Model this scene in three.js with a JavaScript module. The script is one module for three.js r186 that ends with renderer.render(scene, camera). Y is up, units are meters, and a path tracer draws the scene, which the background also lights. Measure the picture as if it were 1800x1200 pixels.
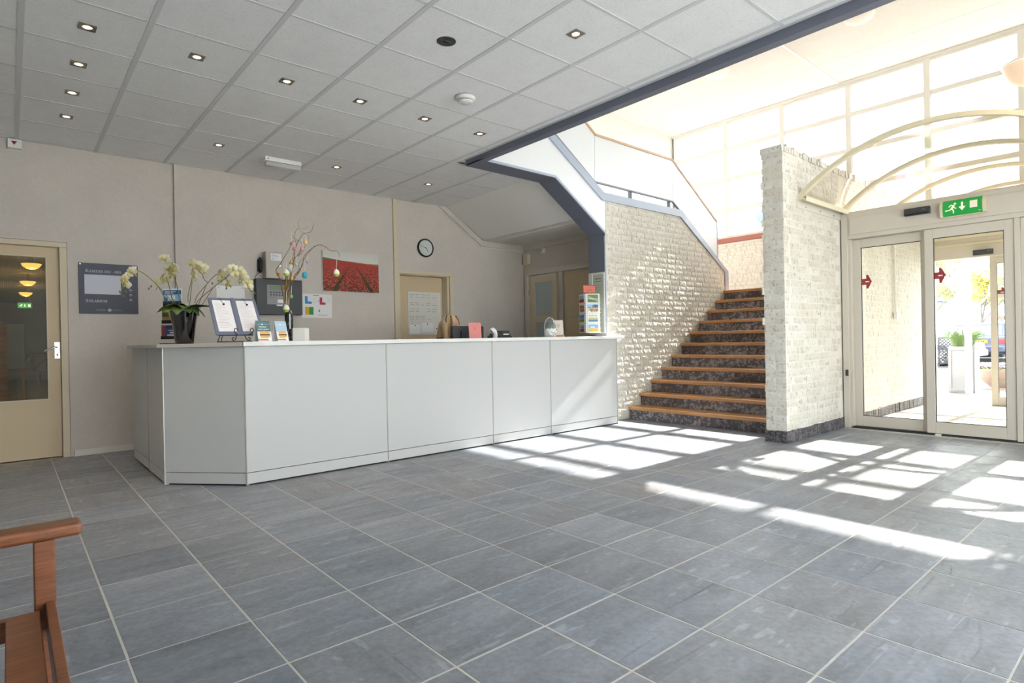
import * as THREE from 'three';
import { RoundedBoxGeometry } from 'three/addons/geometries/RoundedBoxGeometry.js';
import { mergeGeometries, mergeVertices } from 'three/addons/utils/BufferGeometryUtils.js';
import { MarchingCubes } from 'three/addons/objects/MarchingCubes.js';
import { RectAreaLightUniformsLib } from 'three/addons/lights/RectAreaLightUniformsLib.js';

RectAreaLightUniformsLib.init();
const scene = new THREE.Scene();
const camera = new THREE.PerspectiveCamera(60.5, 1.5, 0.05, 400);
camera.position.set(0, 1.06, 0);
camera.rotation.set(-0.00252, -0.71, -0.01904, 'YXZ');
camera.updateMatrixWorld(true);
scene.background = new THREE.Color(0.93, 0.97, 1.0);       // bright, slightly hazy spring sky
scene.backgroundIntensity = 5.4;
const sun = new THREE.DirectionalLight(new THREE.Color(1.0, 0.955, 0.90), 16.5);
sun.position.set(40, 26.8, 1.23 - 3);
sun.target.position.set(0, 0, -3);
sun.castShadow = true; sun.shadow.radius = 1.2;
sun.shadow.mapSize.set(2048, 2048);
Object.assign(sun.shadow.camera, { left: -14, right: 14, top: 12, bottom: -12, near: 1, far: 90 });
scene.add(sun, sun.target);
const renderer = new THREE.WebGLRenderer({ antialias: true });
renderer.shadowMap.enabled = true;
renderer.shadowMap.type = THREE.PCFSoftShadowMap;
renderer.toneMapping = THREE.LinearToneMapping;
renderer.toneMappingExposure = 1.8;

/* ---------- random numbers, noise, textures ---------- */
function rng(seed) { let a = seed >>> 0; return () => { a = (a + 0x6D2B79F5) | 0; let t = Math.imul(a ^ (a >>> 15), 1 | a); t = (t + Math.imul(t ^ (t >>> 7), 61 | t)) ^ t; return ((t ^ (t >>> 14)) >>> 0) / 4294967296; }; }
const rnd = rng(7);
const R = (a, b) => a + (b - a) * rnd();
function hash(x, y, s) { let h = Math.imul(x, 374761393) + Math.imul(y, 668265263) + Math.imul(s, 982451653); h = Math.imul(h ^ (h >>> 13), 1274126177); return ((h ^ (h >>> 16)) >>> 0) / 4294967296; }
function vnoise(x, y, px, py, s) {                        // value noise that repeats after px, py cells
  const x0 = Math.floor(x), y0 = Math.floor(y), fx = x - x0, fy = y - y0, u = fx * fx * (3 - 2 * fx), v = fy * fy * (3 - 2 * fy);
  const m = (a, n) => ((a % n) + n) % n, a0 = m(x0, px), a1 = m(x0 + 1, px), b0 = m(y0, py), b1 = m(y0 + 1, py);
  const p = hash(a0, b0, s), q = hash(a1, b0, s), r = hash(a0, b1, s), t = hash(a1, b1, s);
  return p + (q - p) * u + (r - p) * v + (p - q - r + t) * u * v;
}
function fbm(u, v, cx, cy, oct, s) { let a = 0.5, t = 0, n = 0; for (let i = 0; i < oct; i++) { t += a * vnoise(u * cx, v * cy, cx, cy, s + i); n += a; a *= 0.55; cx *= 2; cy *= 2; } return t / n; }
const clamp = (x, a = 0, b = 1) => Math.min(b, Math.max(a, x));
const lerp = (a, b, t) => a + (b - a) * t;
const smooth = (a, b, x) => { const t = clamp((x - a) / (b - a)); return t * t * (3 - 2 * t); };
function tex(w, h, f, srgb = true) {                       // f(u, v) -> [r, g, b] in 0..1, or one number
  const d = new Uint8Array(w * h * 4);
  for (let y = 0; y < h; y++) for (let x = 0; x < w; x++) { const c = f((x + 0.5) / w, (y + 0.5) / h), i = (y * w + x) * 4, n = typeof c === 'number'; for (let k = 0; k < 3; k++) d[i + k] = 255 * clamp(n ? c : c[k]); d[i + 3] = 255; }
  const t = new THREE.DataTexture(d, w, h); t.wrapS = t.wrapT = THREE.RepeatWrapping; t.magFilter = THREE.LinearFilter; t.minFilter = THREE.LinearMipmapLinearFilter; t.generateMipmaps = true;
  if (srgb) t.colorSpace = THREE.SRGBColorSpace; t.needsUpdate = true; return t;
}
function scaled(t, sx, sy = sx) { const c = t.clone(); c.repeat.set(1 / sx, 1 / sy); c.needsUpdate = true; return c; }
function canvasTex(w, h, draw) {
  const c = document.createElement('canvas'); c.width = w; c.height = h; const g = c.getContext('2d'); draw(g, w, h);
  const t = new THREE.CanvasTexture(c); t.colorSpace = THREE.SRGBColorSpace; return t;
}
const hexmix = (a, b, t) => [0, 1, 2].map((i) => lerp(a[i], b[i], t));

const tSlate = tex(1024, 1024, (u, v) => {
  const big = fbm(u, v, 5, 5, 4, 11), streak = fbm(u, v, 5, 40, 4, 23), fine = fbm(u, v, 160, 160, 2, 31), scr = smooth(0.72, 0.8, fbm(u, v, 14, 60, 3, 47));
  const l = 0.60 + 0.13 * (big - 0.5) + 0.12 * (streak - 0.5) + 0.10 * (fine - 0.5) + 0.09 * scr;
  const warm = 0.03 * (fbm(u, v, 3, 3, 3, 61) - 0.5);
  return [l * 0.98 + warm, l * 1.0, l * 1.04 - warm];
});
const tSlateBump = tex(1024, 1024, (u, v) => 0.5 + 0.5 * (fbm(u, v, 6, 26, 5, 23) - 0.5) + 0.35 * (fbm(u, v, 60, 90, 3, 71) - 0.5) - 0.28 * smooth(0.62, 0.7, fbm(u, v, 4, 30, 3, 93)), false);
const tSlateRough = tex(512, 512, (u, v) => 0.34 + 0.24 * fbm(u, v, 8, 16, 4, 15), false);
const tPlaster = tex(512, 512, (u, v) => 0.5 + 0.5 * (fbm(u, v, 60, 60, 3, 5) - 0.5) + 0.25 * (fbm(u, v, 8, 24, 3, 9) - 0.5), false);
const tPlasterCol = tex(512, 512, (u, v) => { const l = 0.945 + 0.05 * (fbm(u, v, 5, 5, 4, 3) - 0.5) + 0.03 * (fbm(u, v, 90, 90, 2, 8) - 0.5); return [l, l, l]; });
const tBrick = tex(512, 512, (u, v) => 0.5 + 0.7 * (fbm(u, v, 28, 16, 5, 17) - 0.5) + 0.25 * (fbm(u, v, 90, 30, 2, 4) - 0.5), false);
const tBrickCol = tex(512, 512, (u, v) => { const n = fbm(u, v, 7, 9, 4, 33), p = smooth(0.62, 0.78, fbm(u, v, 46, 30, 3, 77)); const l = 0.93 + 0.09 * (n - 0.5) - 0.17 * p; return [l, l * 0.992, l * (0.972 - 0.015 * p)]; });
const tStone = tex(1024, 512, (u, v) => {
  const n = fbm(u, v, 10, 6, 5, 41), m = fbm(u, v, 60, 34, 4, 53), k = smooth(0.44, 0.60, 0.62 * m + 0.38 * n), f = fbm(u, v, 200, 110, 2, 66);
  const c = hexmix([0.37, 0.355, 0.375], [0.66, 0.615, 0.61], k); return c.map((x) => x * (0.82 + 0.36 * f));
});
const wood = (base, dark, s, cx = 6, cy = 90) => tex(512, 512, (u, v) => {
  const w = fbm(u, v, 3, 5, 3, s) * 0.08, g = fbm(u, v + w, cx, cy, 4, s + 5), p = smooth(0.55, 0.75, fbm(u, v, 14, 220, 2, s + 9));
  return hexmix(base, dark, clamp(0.75 * g + 0.28 * p - 0.1)).map((x) => x * (0.93 + 0.14 * fbm(u, v, 4, 6, 2, s + 3)));
});
const tOak = wood([0.80, 0.60, 0.40], [0.60, 0.40, 0.23], 100);
const tTeak = wood([0.57, 0.35, 0.215], [0.35, 0.19, 0.115], 200, 4, 46);
const tCeil = tex(512, 512, (u, v) => { const p = smooth(0.66, 0.74, fbm(u, v, 120, 120, 2, 19)), l = 0.95 - 0.06 * p + 0.025 * (fbm(u, v, 6, 6, 3, 2) - 0.5); return [l, l, l]; });
const tPave = tex(512, 512, (u, v) => { const l = 0.42 + 0.14 * (fbm(u, v, 8, 8, 4, 13) - 0.5) + 0.16 * (fbm(u, v, 90, 90, 2, 3) - 0.5); return [l, l * 0.985, l * 0.95]; });
const tMat = tex(256, 256, (u, v) => { const l = 0.66 + 0.3 * (fbm(u, v, 90, 40, 2, 8) - 0.5); return [l, l * 0.95, l * 0.87]; });

/* ---------- materials ---------- */
const M = {};
function mat(name, o) { const m = new THREE.MeshPhysicalMaterial(o); m.name = name; return (M[name] = m); }
const C = (r, g, b) => new THREE.Color().setRGB(r, g, b);
const H = (h) => new THREE.Color(h);
mat('plaster', { color: H('#dcd3cb'), roughness: 0.92, map: scaled(tPlasterCol, 1.7), bumpMap: scaled(tPlaster, 0.9), bumpScale: 0.0025 });
mat('smooth_white', { color: H('#e6e4df'), roughness: 0.75, map: scaled(tPlasterCol, 2.3) });
mat('upper_white', { color: H('#eeebe6'), roughness: 0.85, map: scaled(tPlasterCol, 2.9) });
mat('soffit_white', { color: H('#f0eeea'), roughness: 0.8 });
mat('ceiling_tile', { color: H('#ffffff'), roughness: 0.9, map: scaled(tCeil, 0.6) });
mat('ceiling_grid', { color: H('#d6d6d9'), roughness: 0.55 });
mat('grey_metal', { color: H('#6a6e7e'), roughness: 0.5 });
mat('blue_stringer', { color: H('#a9b3c6'), roughness: 0.4 });
mat('white_panel', { color: H('#e9ebee'), roughness: 0.35 });
mat('brick_white', { color: H('#edeae3'), roughness: 0.62, map: scaled(tBrickCol, 0.9), bumpMap: scaled(tBrick, 0.5), bumpScale: 0.003 });
mat('brick_white_warm', { color: H('#eae6dd'), roughness: 0.64, map: scaled(tBrickCol, 0.7), bumpMap: scaled(tBrick, 0.55), bumpScale: 0.003 });
mat('brick_white_pale', { color: H('#f2f0ea'), roughness: 0.6, map: scaled(tBrickCol, 1.1), bumpMap: scaled(tBrick, 0.45), bumpScale: 0.003 });
mat('skirting_stone', { color: H('#b4b8c0'), roughness: 0.6, map: scaled(tStone, 0.9, 0.45), bumpMap: scaled(tStone, 0.9, 0.45), bumpScale: 0.002 });
mat('wired_glass', { color: C(0.86, 0.88, 0.86), roughness: 0.0, transmission: 1, thickness: 0, ior: 1.5, specularIntensity: 0.5 });
mat('mortar_white', { color: H('#e9e5dd'), roughness: 0.9, bumpMap: scaled(tPlaster, 0.5), bumpScale: 0.002 });
mat('grout', { color: H('#d3cfc8'), roughness: 0.95, map: scaled(tPlasterCol, 0.4) });
const slates = [['#dee0e4', 1], ['#d6d8dd', 1], ['#e4e6ea', 1], ['#dcdcdf', 1], ['#dde1e8', 1]].map(([h], i) => mat('slate_' + ['mid', 'dark', 'pale', 'warm', 'blue'][i], { color: H(h), roughness: 1.0, roughnessMap: scaled(tSlateRough, 1.3), map: scaled(tSlate, 2.4), bumpMap: scaled(tSlateBump, 2.4), bumpScale: 0.004 }));
mat('stone_dark', { color: H('#ffffff'), roughness: 0.45, map: scaled(tStone, 1.4, 0.7), bumpMap: scaled(tStone, 1.4, 0.7), bumpScale: 0.002 });
mat('stone_mid', { color: H('#d6cfcc'), roughness: 0.5, map: scaled(tStone, 1.1, 0.55) });
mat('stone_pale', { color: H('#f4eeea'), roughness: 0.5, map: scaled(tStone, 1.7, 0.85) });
mat('oak', { color: H('#ffffff'), roughness: 0.38, map: scaled(tOak, 0.9) });
mat('teak', { color: H('#ffffff'), roughness: 0.38, map: scaled(tTeak, 0.7), clearcoat: 0.25, clearcoatRoughness: 0.35 });
mat('handrail_wood', { color: H('#cda682'), roughness: 0.4 });
mat('rail_grey', { color: H('#85868f'), roughness: 0.45 });
mat('counter_grey', { color: H('#c5c5c4'), roughness: 0.42 });
mat('counter_edge', { color: H('#b9b8b4'), roughness: 0.4, metalness: 0.3 });
mat('counter_top', { color: H('#efefec'), roughness: 0.4, map: scaled(tPlasterCol, 0.7) });
mat('counter_top_worn', { color: H('#cfc9c1'), roughness: 0.5, map: scaled(tPlasterCol, 0.25) });
mat('dark_gap', { color: H('#222326'), roughness: 0.8 });
mat('frame_cream', { color: H('#d0c9bd'), roughness: 0.4 });
mat('frame_white', { color: H('#dcd9d1'), roughness: 0.4 });
mat('door_beige', { color: H('#d2bd9c'), roughness: 0.5 });
mat('frame_beige', { color: H('#d6c8ae'), roughness: 0.5 });
mat('glass', { color: C(0.97, 0.985, 0.98), roughness: 0.0, transmission: 1, thickness: 0, ior: 1.5 });
mat('acrylic', { color: C(0.85, 0.81, 0.75), roughness: 0.04, transmission: 1, thickness: 0, ior: 1.45 });
mat('frosted', { color: H('#c6d0ce'), roughness: 0.75, transmission: 0.2, thickness: 0 });
mat('chrome', { color: H('#d9d9d9'), roughness: 0.18, metalness: 1 });
mat('steel', { color: H('#a9a49a'), roughness: 0.35, metalness: 0.9 });
mat('black', { color: H('#17171a'), roughness: 0.45 });
mat('black_gloss', { color: H('#0d0d10'), roughness: 0.08, clearcoat: 1 });
mat('charcoal', { color: H('#3a3b40'), roughness: 0.5 });
mat('white_plastic', { color: H('#e9e8e4'), roughness: 0.4 });
mat('cream_plastic', { color: H('#dcd2b6'), roughness: 0.45 });
mat('paper', { color: H('#eeeeee'), roughness: 0.85 });
mat('red_wood', { color: H('#a0604f'), roughness: 0.45 });
mat('mat_beige', { color: H('#ffffff'), roughness: 1, map: scaled(tMat, 0.3), bumpMap: scaled(tMat, 0.3), bumpScale: 0.004 });
mat('paving', { color: H('#ffffff'), roughness: 0.9, map: scaled(tPave, 1.1) });
mat('bounce_terrace', { color: H('#d3d0c9'), roughness: 0.9 });
mat('asphalt', { color: H('#b9b6b2'), roughness: 0.95, map: scaled(tPave, 3) });

/* ---------- geometry helpers ---------- */
const names = new Map();
function numbered(n) { const k = names.get(n) ?? 0; names.set(n, k + 1); return k ? n + '_' + String(k).padStart(3, '0') : n; }
function uvMetres(g, ou = 0, ov = 0, rot = false) {        // uv from position in metres by the way each face points
  if (g.index) g = g.toNonIndexed();
  const p = g.attributes.position, uv = new Float32Array(p.count * 2), a = new THREE.Vector3(), b = new THREE.Vector3(), c = new THREE.Vector3(), n = new THREE.Vector3();
  for (let i = 0; i < p.count; i += 3) {
    a.fromBufferAttribute(p, i); b.fromBufferAttribute(p, i + 1); c.fromBufferAttribute(p, i + 2);
    n.copy(b).sub(a).cross(c.clone().sub(a)); const x = Math.abs(n.x), y = Math.abs(n.y), z = Math.abs(n.z);
    [a, b, c].forEach((q, k) => { let s = q.x, t = q.y; if (y >= x && y >= z) { s = q.x; t = q.z; } else if (x > z) { s = q.z; t = q.y; } if (rot) [s, t] = [t, s]; uv[(i + k) * 2] = s + ou; uv[(i + k) * 2 + 1] = t + ov; });
  }
  g.setAttribute('uv', new THREE.BufferAttribute(uv, 2)); return g;
}
const bx = (x0, x1, y0, y1, z0, z1) => uvMetres(new THREE.BoxGeometry(x1 - x0, y1 - y0, z1 - z0).translate((x0 + x1) / 2, (y0 + y1) / 2, (z0 + z1) / 2));
const rb = (x0, x1, y0, y1, z0, z1, r = 0.004, seg = 1) => uvMetres(new RoundedBoxGeometry(x1 - x0, y1 - y0, z1 - z0, seg, Math.min(r, (x1 - x0) / 2.01, (y1 - y0) / 2.01, (z1 - z0) / 2.01)).translate((x0 + x1) / 2, (y0 + y1) / 2, (z0 + z1) / 2));
const cyl = (r0, r1, h, seg = 24) => new THREE.CylinderGeometry(r0, r1, h, seg);
function bar(a, b, w, d = w) {                             // box bar between two points
  const A = new THREE.Vector3(...a), B = new THREE.Vector3(...b), dir = B.clone().sub(A), l = dir.length();
  const g = new THREE.BoxGeometry(w, l, d); const q = new THREE.Quaternion().setFromUnitVectors(new THREE.Vector3(0, 1, 0), dir.normalize());
  return uvMetres(g.applyQuaternion(q).translate((A.x + B.x) / 2, (A.y + B.y) / 2, (A.z + B.z) / 2));
}
function rod(a, b, r, seg = 8, r2 = r) {
  const A = new THREE.Vector3(...a), B = new THREE.Vector3(...b), dir = B.clone().sub(A), l = dir.length();
  return new THREE.CylinderGeometry(r2, r, l, seg).applyQuaternion(new THREE.Quaternion().setFromUnitVectors(new THREE.Vector3(0, 1, 0), dir.normalize())).translate((A.x + B.x) / 2, (A.y + B.y) / 2, (A.z + B.z) / 2);
}
const tube = (pts, r, seg = 24, rs = 6) => new THREE.TubeGeometry(new THREE.CatmullRomCurve3(pts.map((p) => new THREE.Vector3(...p))), seg, r, rs, false);
const lathe = (pts, seg = 28) => new THREE.LatheGeometry(pts.map(([x, y]) => new THREE.Vector2(x, y)), seg);
function extrudeXY(pts, z0, z1, holes = [], bevel = 0) {   // polygon in x, y pulled from z0 to z1
  const s = new THREE.Shape(pts.map(([x, y]) => new THREE.Vector2(x, y)));
  for (const h of holes) s.holes.push(new THREE.Path(h.map(([x, y]) => new THREE.Vector2(x, y))));
  const g = new THREE.ExtrudeGeometry(s, { depth: z1 - z0 - 2 * bevel, bevelEnabled: bevel > 0, bevelSize: bevel, bevelThickness: bevel, bevelOffset: -bevel, bevelSegments: 1, curveSegments: 12 });
  return uvMetres(g.translate(0, 0, z0 + bevel));
}
function clean(g) { g = g.index ? g.toNonIndexed() : g; for (const k of Object.keys(g.attributes)) if (!['position', 'normal', 'uv'].includes(k)) g.deleteAttribute(k); if (!g.attributes.uv) uvMetres(g); if (!g.attributes.normal) g.computeVertexNormals(); g.clearGroups?.(); return g; }
const merge = (gs) => (gs = gs.flat()).length === 1 ? gs[0] : mergeGeometries(gs.map(clean), false);
function mesh(name, gs, m, parent) { const o = new THREE.Mesh(Array.isArray(gs) ? merge(gs) : gs, m); o.name = name; o.castShadow = o.receiveShadow = true; parent?.add(o); return o; }
function thing(name, label, category, [x, y, z] = [0, 0, 0], turn = 0, group) {
  const o = new THREE.Group(); o.name = numbered(name); o.position.set(x, y, z); o.rotation.y = turn; o.userData = { label, category }; if (group) o.userData.group = group; scene.add(o); return o;
}
function solo(name, gs, m, label, category, group) { const o = mesh(numbered(name), gs, m, scene); o.userData = { label, category }; if (group) o.userData.group = group; return o; }
function setting(name, label, category) { const o = new THREE.Group(); o.name = numbered(name); o.userData = { label, category, kind: 'structure' }; scene.add(o); return o; }
function copy(o, label) { const c = o.clone(); c.name = numbered(o.name.replace(/_\d{3}$/, '')); c.userData = { ...o.userData }; if (label) c.userData.label = label; scene.add(c); return c; }

/* ================= THE SETTING ================= */
const ZB = -7.12, ZL = -7.165, HC = 3.02, ZS = -4.84, ZT = -5.12, W = 10.7, UC = 5.26, XW = -2.5, ZR = 2.1;

/* ---- floor of square slate tiles ---- */
function slabGeo(w, d, h, c, ou, ov, rot) {
  const a = w / 2, b = d / 2, T = [[-a + c, 0, -b + c], [a - c, 0, -b + c], [a - c, 0, b - c], [-a + c, 0, b - c]], U = [[-a, -c, -b], [a, -c, -b], [a, -c, b], [-a, -c, b]], L = U.map(([x, , z]) => [x, -h, z]);
  const q = []; const quad = (p, r, s, t) => q.push(...p, ...t, ...r, ...r, ...t, ...s);
  quad(T[0], T[1], T[2], T[3]);
  for (let i = 0; i < 4; i++) { const j = (i + 1) % 4; quad(T[j], T[i], U[i], U[j]); quad(U[j], U[i], L[i], L[j]); }
  const g = new THREE.BufferGeometry(); g.setAttribute('position', new THREE.Float32BufferAttribute(q, 3)); g.computeVertexNormals();
  return uvMetres(g, ou, ov, rot);
}
const floor = setting('floor', 'grey slate tile floor with pale grout lines across the lobby', 'floor');
mesh('grout_bed', [bx(XW - 0.25, W + 0.2, -0.25, -0.0018, ZB - 0.3, ZR + 0.25)], M.grout, floor);
{
  const P = 0.4, gw = 0.0054, variants = [];
  for (let i = 0; i < 18; i++) variants.push(slabGeo(P - gw - R(0, 0.002), P - gw - R(0, 0.002), 0.02, 0.0016, R(0, 2.4), R(0, 2.4), rnd() < 0.25));
  const cells = [], v = new THREE.Vector3();
  for (let i = -7; i < 26; i++) for (let k = -8; k < 18; k++) {
    const x = 0.29 + P * (i + 0.5), z = 0.025 - P * (k + 0.5);
    if (z < ZL - 0.1 || (x > 7.2 && z < -0.3) || (x > 6.35 && z < -2.9)) continue;
    let area = 0; v.set(x, 0, z).project(camera);
    const depth = x * 0.652 - z * 0.758, inside = depth > 0.3 && Math.abs(v.x) < 1.12 && v.y > -1.18 && v.y < 1;
    const hidden = z < -4.9 && x > 0.9 && x < 5.9;
    if (inside && !hidden) area = 1.06 / Math.pow(Math.hypot(x, z, 1.06), 3);
    cells.push({ x, z, area, g: Math.floor(rnd() * 18), m: Math.floor(rnd() * 5), y: R(-0.0012, 0), rx: R(-0.0016, 0.0016), rz: R(-0.0016, 0.0016) });
  }
  cells.sort((a, b) => b.area - a.area);
  const rest = slates.map(() => []);
  cells.forEach((c, n) => {
    if (n < 300 && c.area > 0) { const t = mesh('tile', variants[c.g], slates[c.m], floor); t.position.set(c.x, c.y, c.z); t.rotation.set(c.rx, 0, c.rz); }
    else rest[c.m].push(variants[c.g].clone().translate(c.x, c.y, c.z));
  });
  const used = rest.map((r, i) => [r, i]).filter(([r]) => r.length), g = mergeGeometries(used.map(([r]) => mergeGeometries(r)), true);
  const o = new THREE.Mesh(g, used.map(([, i]) => slates[i])); o.name = 'tile_field'; o.userData.kind = 'stuff'; o.castShadow = o.receiveShadow = true; floor.add(o);
}

/* ---- suspended ceiling: tiles laid in a grid of white bars ---- */
const ceiling = setting('ceiling', 'suspended ceiling of white square tiles in a metal grid', 'ceiling');
mesh('ceiling_slab', [bx(XW - 0.2, 3.8, HC + 0.035, HC + 0.3, ZB - 0.3, ZR + 0.2), bx(3.8, 4.9, HC + 0.035, HC + 0.3, ZB - 0.3, ZT + 0.02)], M.soffit_white, ceiling);
{
  const P = 0.603, X0 = 0.085, Z0 = -4.09, cache = new Map(), far = [];
  const tileGeo = (w, d) => { const k = w.toFixed(3) + d.toFixed(3); if (!cache.has(k)) cache.set(k, uvMetres(new THREE.BoxGeometry(w, 0.015, d), R(0, 1), R(0, 1))); return cache.get(k); };
  for (let i = -5; i < 9; i++) for (let k = -13; k < 6; k++) {
    let x0 = X0 + P * i, x1 = x0 + P, z1 = Z0 - P * k, z0 = z1 - P;
    x0 = Math.max(x0, XW); z0 = Math.max(z0, ZB - 0.04); z1 = Math.min(z1, ZR);
    if (z0 > ZT - 0.15 || z1 > ZT + 0.02) x1 = Math.min(x1, 3.79); else x1 = Math.min(x1, 4.87);
    if (x1 - x0 < 0.03 || z1 - z0 < 0.03) continue;
    const c = new THREE.Vector3((x0 + x1) / 2, HC + 0.0108, (z0 + z1) / 2), depth = c.x * 0.652 - c.z * 0.758, v = c.clone().project(camera), seen = depth > 0.5 && Math.abs(v.x) < 1.3 && Math.abs(v.y) < 1.3;
    const g = tileGeo(x1 - x0 - 0.012, z1 - z0 - 0.008);
    if (seen) { const t = mesh('ceiling_tile', g, M.ceiling_tile, ceiling); t.position.copy(c); } else far.push(g.clone().translate(c.x, c.y, c.z));
  }
  mesh('ceiling_tile_field', far, M.ceiling_tile, ceiling).userData.kind = 'stuff';
  for (let i = -4; i < 9; i++) { const x = X0 + P * i; if (x > 4.87) continue; mesh('ceiling_bar', bx(x - 0.016, x + 0.016, HC, HC + 0.012, ZB - 0.04, x < 3.79 ? ZR : ZT), M.ceiling_grid, ceiling); }
  for (let k = -12; k < 6; k++) { const z = Z0 - P * k; mesh('ceiling_bar', bx(XW, z < ZT - 0.1 ? 4.87 : 3.79, HC + 0.001, HC + 0.012, z - 0.010, z + 0.010), M.ceiling_grid, ceiling); }
  mesh('ceiling_bar', bx(3.765, 3.79, HC - 0.002, HC + 0.012, ZT, ZR), M.ceiling_grid, ceiling);
}
/* ---- grey edge beam between the low ceiling and the tall stair hall ---- */
const beam = setting('trim_1', 'slate grey edge beam where the low ceiling meets the tall hall', 'beam');
mesh('beam_soffit', [bx(3.79, 3.87, 2.955, 3.32, ZT, ZR)], M.grey_metal, beam);
const gallery = setting('wall_gallery', 'white upper wall above the edge beam', 'wall');
mesh('wall_body', [bx(3.55, 3.80, 3.32, UC, ZS, ZR)], M.upper_white, gallery);

/* ---- outer walls that the camera does not see ---- */
const wr = setting('wall_right', 'white plaster wall closing the lobby, with added fill light windows', 'wall');
mesh('wall_body', [bx(XW - 0.25, 11, -0.2, 0.12, ZR, ZR + 0.25), bx(XW - 0.25, 11, 2.92, 5.5, ZR, ZR + 0.25), bx(XW - 0.25, 0.75, 0.12, 2.92, ZR, ZR + 0.25), bx(3.65, 4.4, 0.12, 2.92, ZR, ZR + 0.25), bx(5.8, 11, 0.12, 2.92, ZR, ZR + 0.25)], M.smooth_white, wr);
for (const [a, b] of [[0.75, 3.65], [4.4, 5.8]]) mesh('pane', bx(a, b, 0.12, 2.92, ZR + 0.1, ZR + 0.106), M.glass, wr);  // unseen window panes, added and placed to let fill light into the room
const wl = setting('wall_left', 'white plaster wall behind the seating area', 'wall');
mesh('wall_body', [bx(XW - 0.25, XW, -0.2, 3.4, ZB - 0.3, ZR)], M.smooth_white, wl);

/* ---- back wall with two door openings ---- */
const wb = setting('wall_back', 'warm grey plaster back wall behind the reception', 'wall');
mesh('plaster_recessed', [bx(XW, -0.62, 0, HC + 0.3, ZL - 0.2, ZL), bx(-0.62, 0.445, 2.095, HC + 0.3, ZL - 0.2, ZL), bx(0.445, 1.375, 0, HC + 0.3, ZL - 0.2, ZL)], M.plaster, wb);
mesh('plaster_proud', [bx(1.375, 4.09, 0, 5.5, ZB - 0.25, ZB), bx(4.09, 4.935, 2.02, 5.5, ZB - 0.25, ZB), bx(4.935, W + 0.3, 0, 5.5, ZB - 0.25, ZB)], M.plaster, wb);
mesh('upper_wall_lining', [bx(3.8, W, 3.2, UC, ZB, ZB + 0.02)], M.upper_white, wb);
mesh('pipe_trunking', [bx(4.005, 4.03, 0, HC, ZB, ZB + 0.03), bx(4.034, 4.066, 0, HC, ZB, ZB + 0.022), bx(3.998, 4.075, 2.19, 2.205, ZB, ZB + 0.034), bx(4.0, 4.075, HC - 0.02, HC, ZB, ZB + 0.034)], M.frame_beige, wb);
const sk = setting('baseboard_left', 'low white skirting board along the back wall', 'baseboard');
mesh('board', [rb(0.47, 1.375, 0, 0.062, ZL, ZL + 0.016, 0.004)], M.frame_white, sk);

/* ---- underside of the upper stair flight over the reception ---- */
const sof = setting('ceiling_sloped', 'pale sloping soffit under the upper stairs above the back office', 'ceiling');
mesh('soffit', [extrudeXY([[4.86, HC + 0.02], [5.558, 2.602], [6.42, 2.602], [6.42, 2.72], [5.6, 2.72], [4.95, HC + 0.1]], ZB, ZT)], M.soffit_white, sof);
mesh('edge_board', [extrudeXY([[4.754, HC], [5.523, 2.506], [6.4, 2.506], [6.4, 2.592], [5.552, 2.592], [4.884, HC]], ZB, ZB + 0.022), bx(6.376, 6.4, 2.506, 2.592, ZB + 0.022, ZT)], M.frame_cream, sof);
mesh('cable_strip', [extrudeXY([[4.728, HC - 0.004], [5.510, 2.49], [6.38, 2.49], [6.38, 2.502], [5.518, 2.502], [4.746, HC - 0.004]], ZB, ZB + 0.014)], M.white_plastic, sof);
const wo = setting('wall_office', 'pale partition wall of the back office under the stairs', 'wall');
mesh('wall_body', [bx(6.4, 6.5, 2.17, 2.62, ZB, ZT), bx(6.4, 6.5, 0, 2.17, ZB, -7.0), bx(6.4, 6.5, 0, 2.17, -6.28, ZT)], M.plaster, wo);
mesh('transom_rail', [rb(6.36, 6.4, 2.09, 2.17, -7.05, ZT, 0.003)], M.frame_cream, wo);
mesh('post', [rb(6.365, 6.4, 0, 2.09, -6.30, -6.21, 0.003)], M.frame_cream, wo);
mesh('post', [rb(6.365, 6.4, 0, 2.09, -7.06, -7.0, 0.003)], M.frame_cream, wo);
mesh('upper_panel', [rb(6.386, 6.4, 1.40, 2.07, -6.19, -5.45, 0.003)], M.door_beige, wo);
mesh('lower_panel', [rb(6.386, 6.4, 0.1, 1.39, -6.19, -5.45, 0.003)], M.door_beige, wo);

/* ---- stair wall: white brick below, white panel and grey edging above ---- */
const EDGE = [[3.87, 2.955], [4.875, 2.950], [5.745, 2.390]];
const wst = setting('wall_stair', 'white painted rough brick wall beside the stairs with a white panel above', 'wall');
mesh('panel', [extrudeXY([[3.87, 2.975], [4.885, 2.972], [5.755, 2.415], [5.755, 2.80], [5.70, 2.80], [4.785, 3.385], [3.87, 3.97]], ZT, ZS)], M.white_panel, wst);
mesh('edge_cladding', [extrudeXY([[3.79, 2.955], [4.875, 2.950], [5.745, 2.390], [5.745, 1.905], [5.757, 1.905], [5.757, 2.398], [4.882, 2.966], [3.79, 2.970]], ZT, ZS - 0.012)], M.grey_metal, wst);
mesh('edge_strip', [extrudeXY([[3.87, 2.952], [4.877, 2.948], [5.745, 2.390], [5.757, 2.412], [4.887, 2.974], [3.87, 2.978]], ZS - 0.012, ZS + 0.004)], M.blue_stringer, wst);
mesh('jamb', [bx(5.738, 5.757, 0, 1.905, ZT, ZS - 0.002)], M.smooth_white, wst);
mesh('corner_strip', [bx(5.736, 5.752, 0, 2.36, ZS - 0.012, ZS + 0.004)], M.blue_stringer, wst);
const BW = [[5.757, 0], [8.64, 0], [8.64, 2.09], [7.42, 2.815], [5.757, 2.815]];
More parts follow.
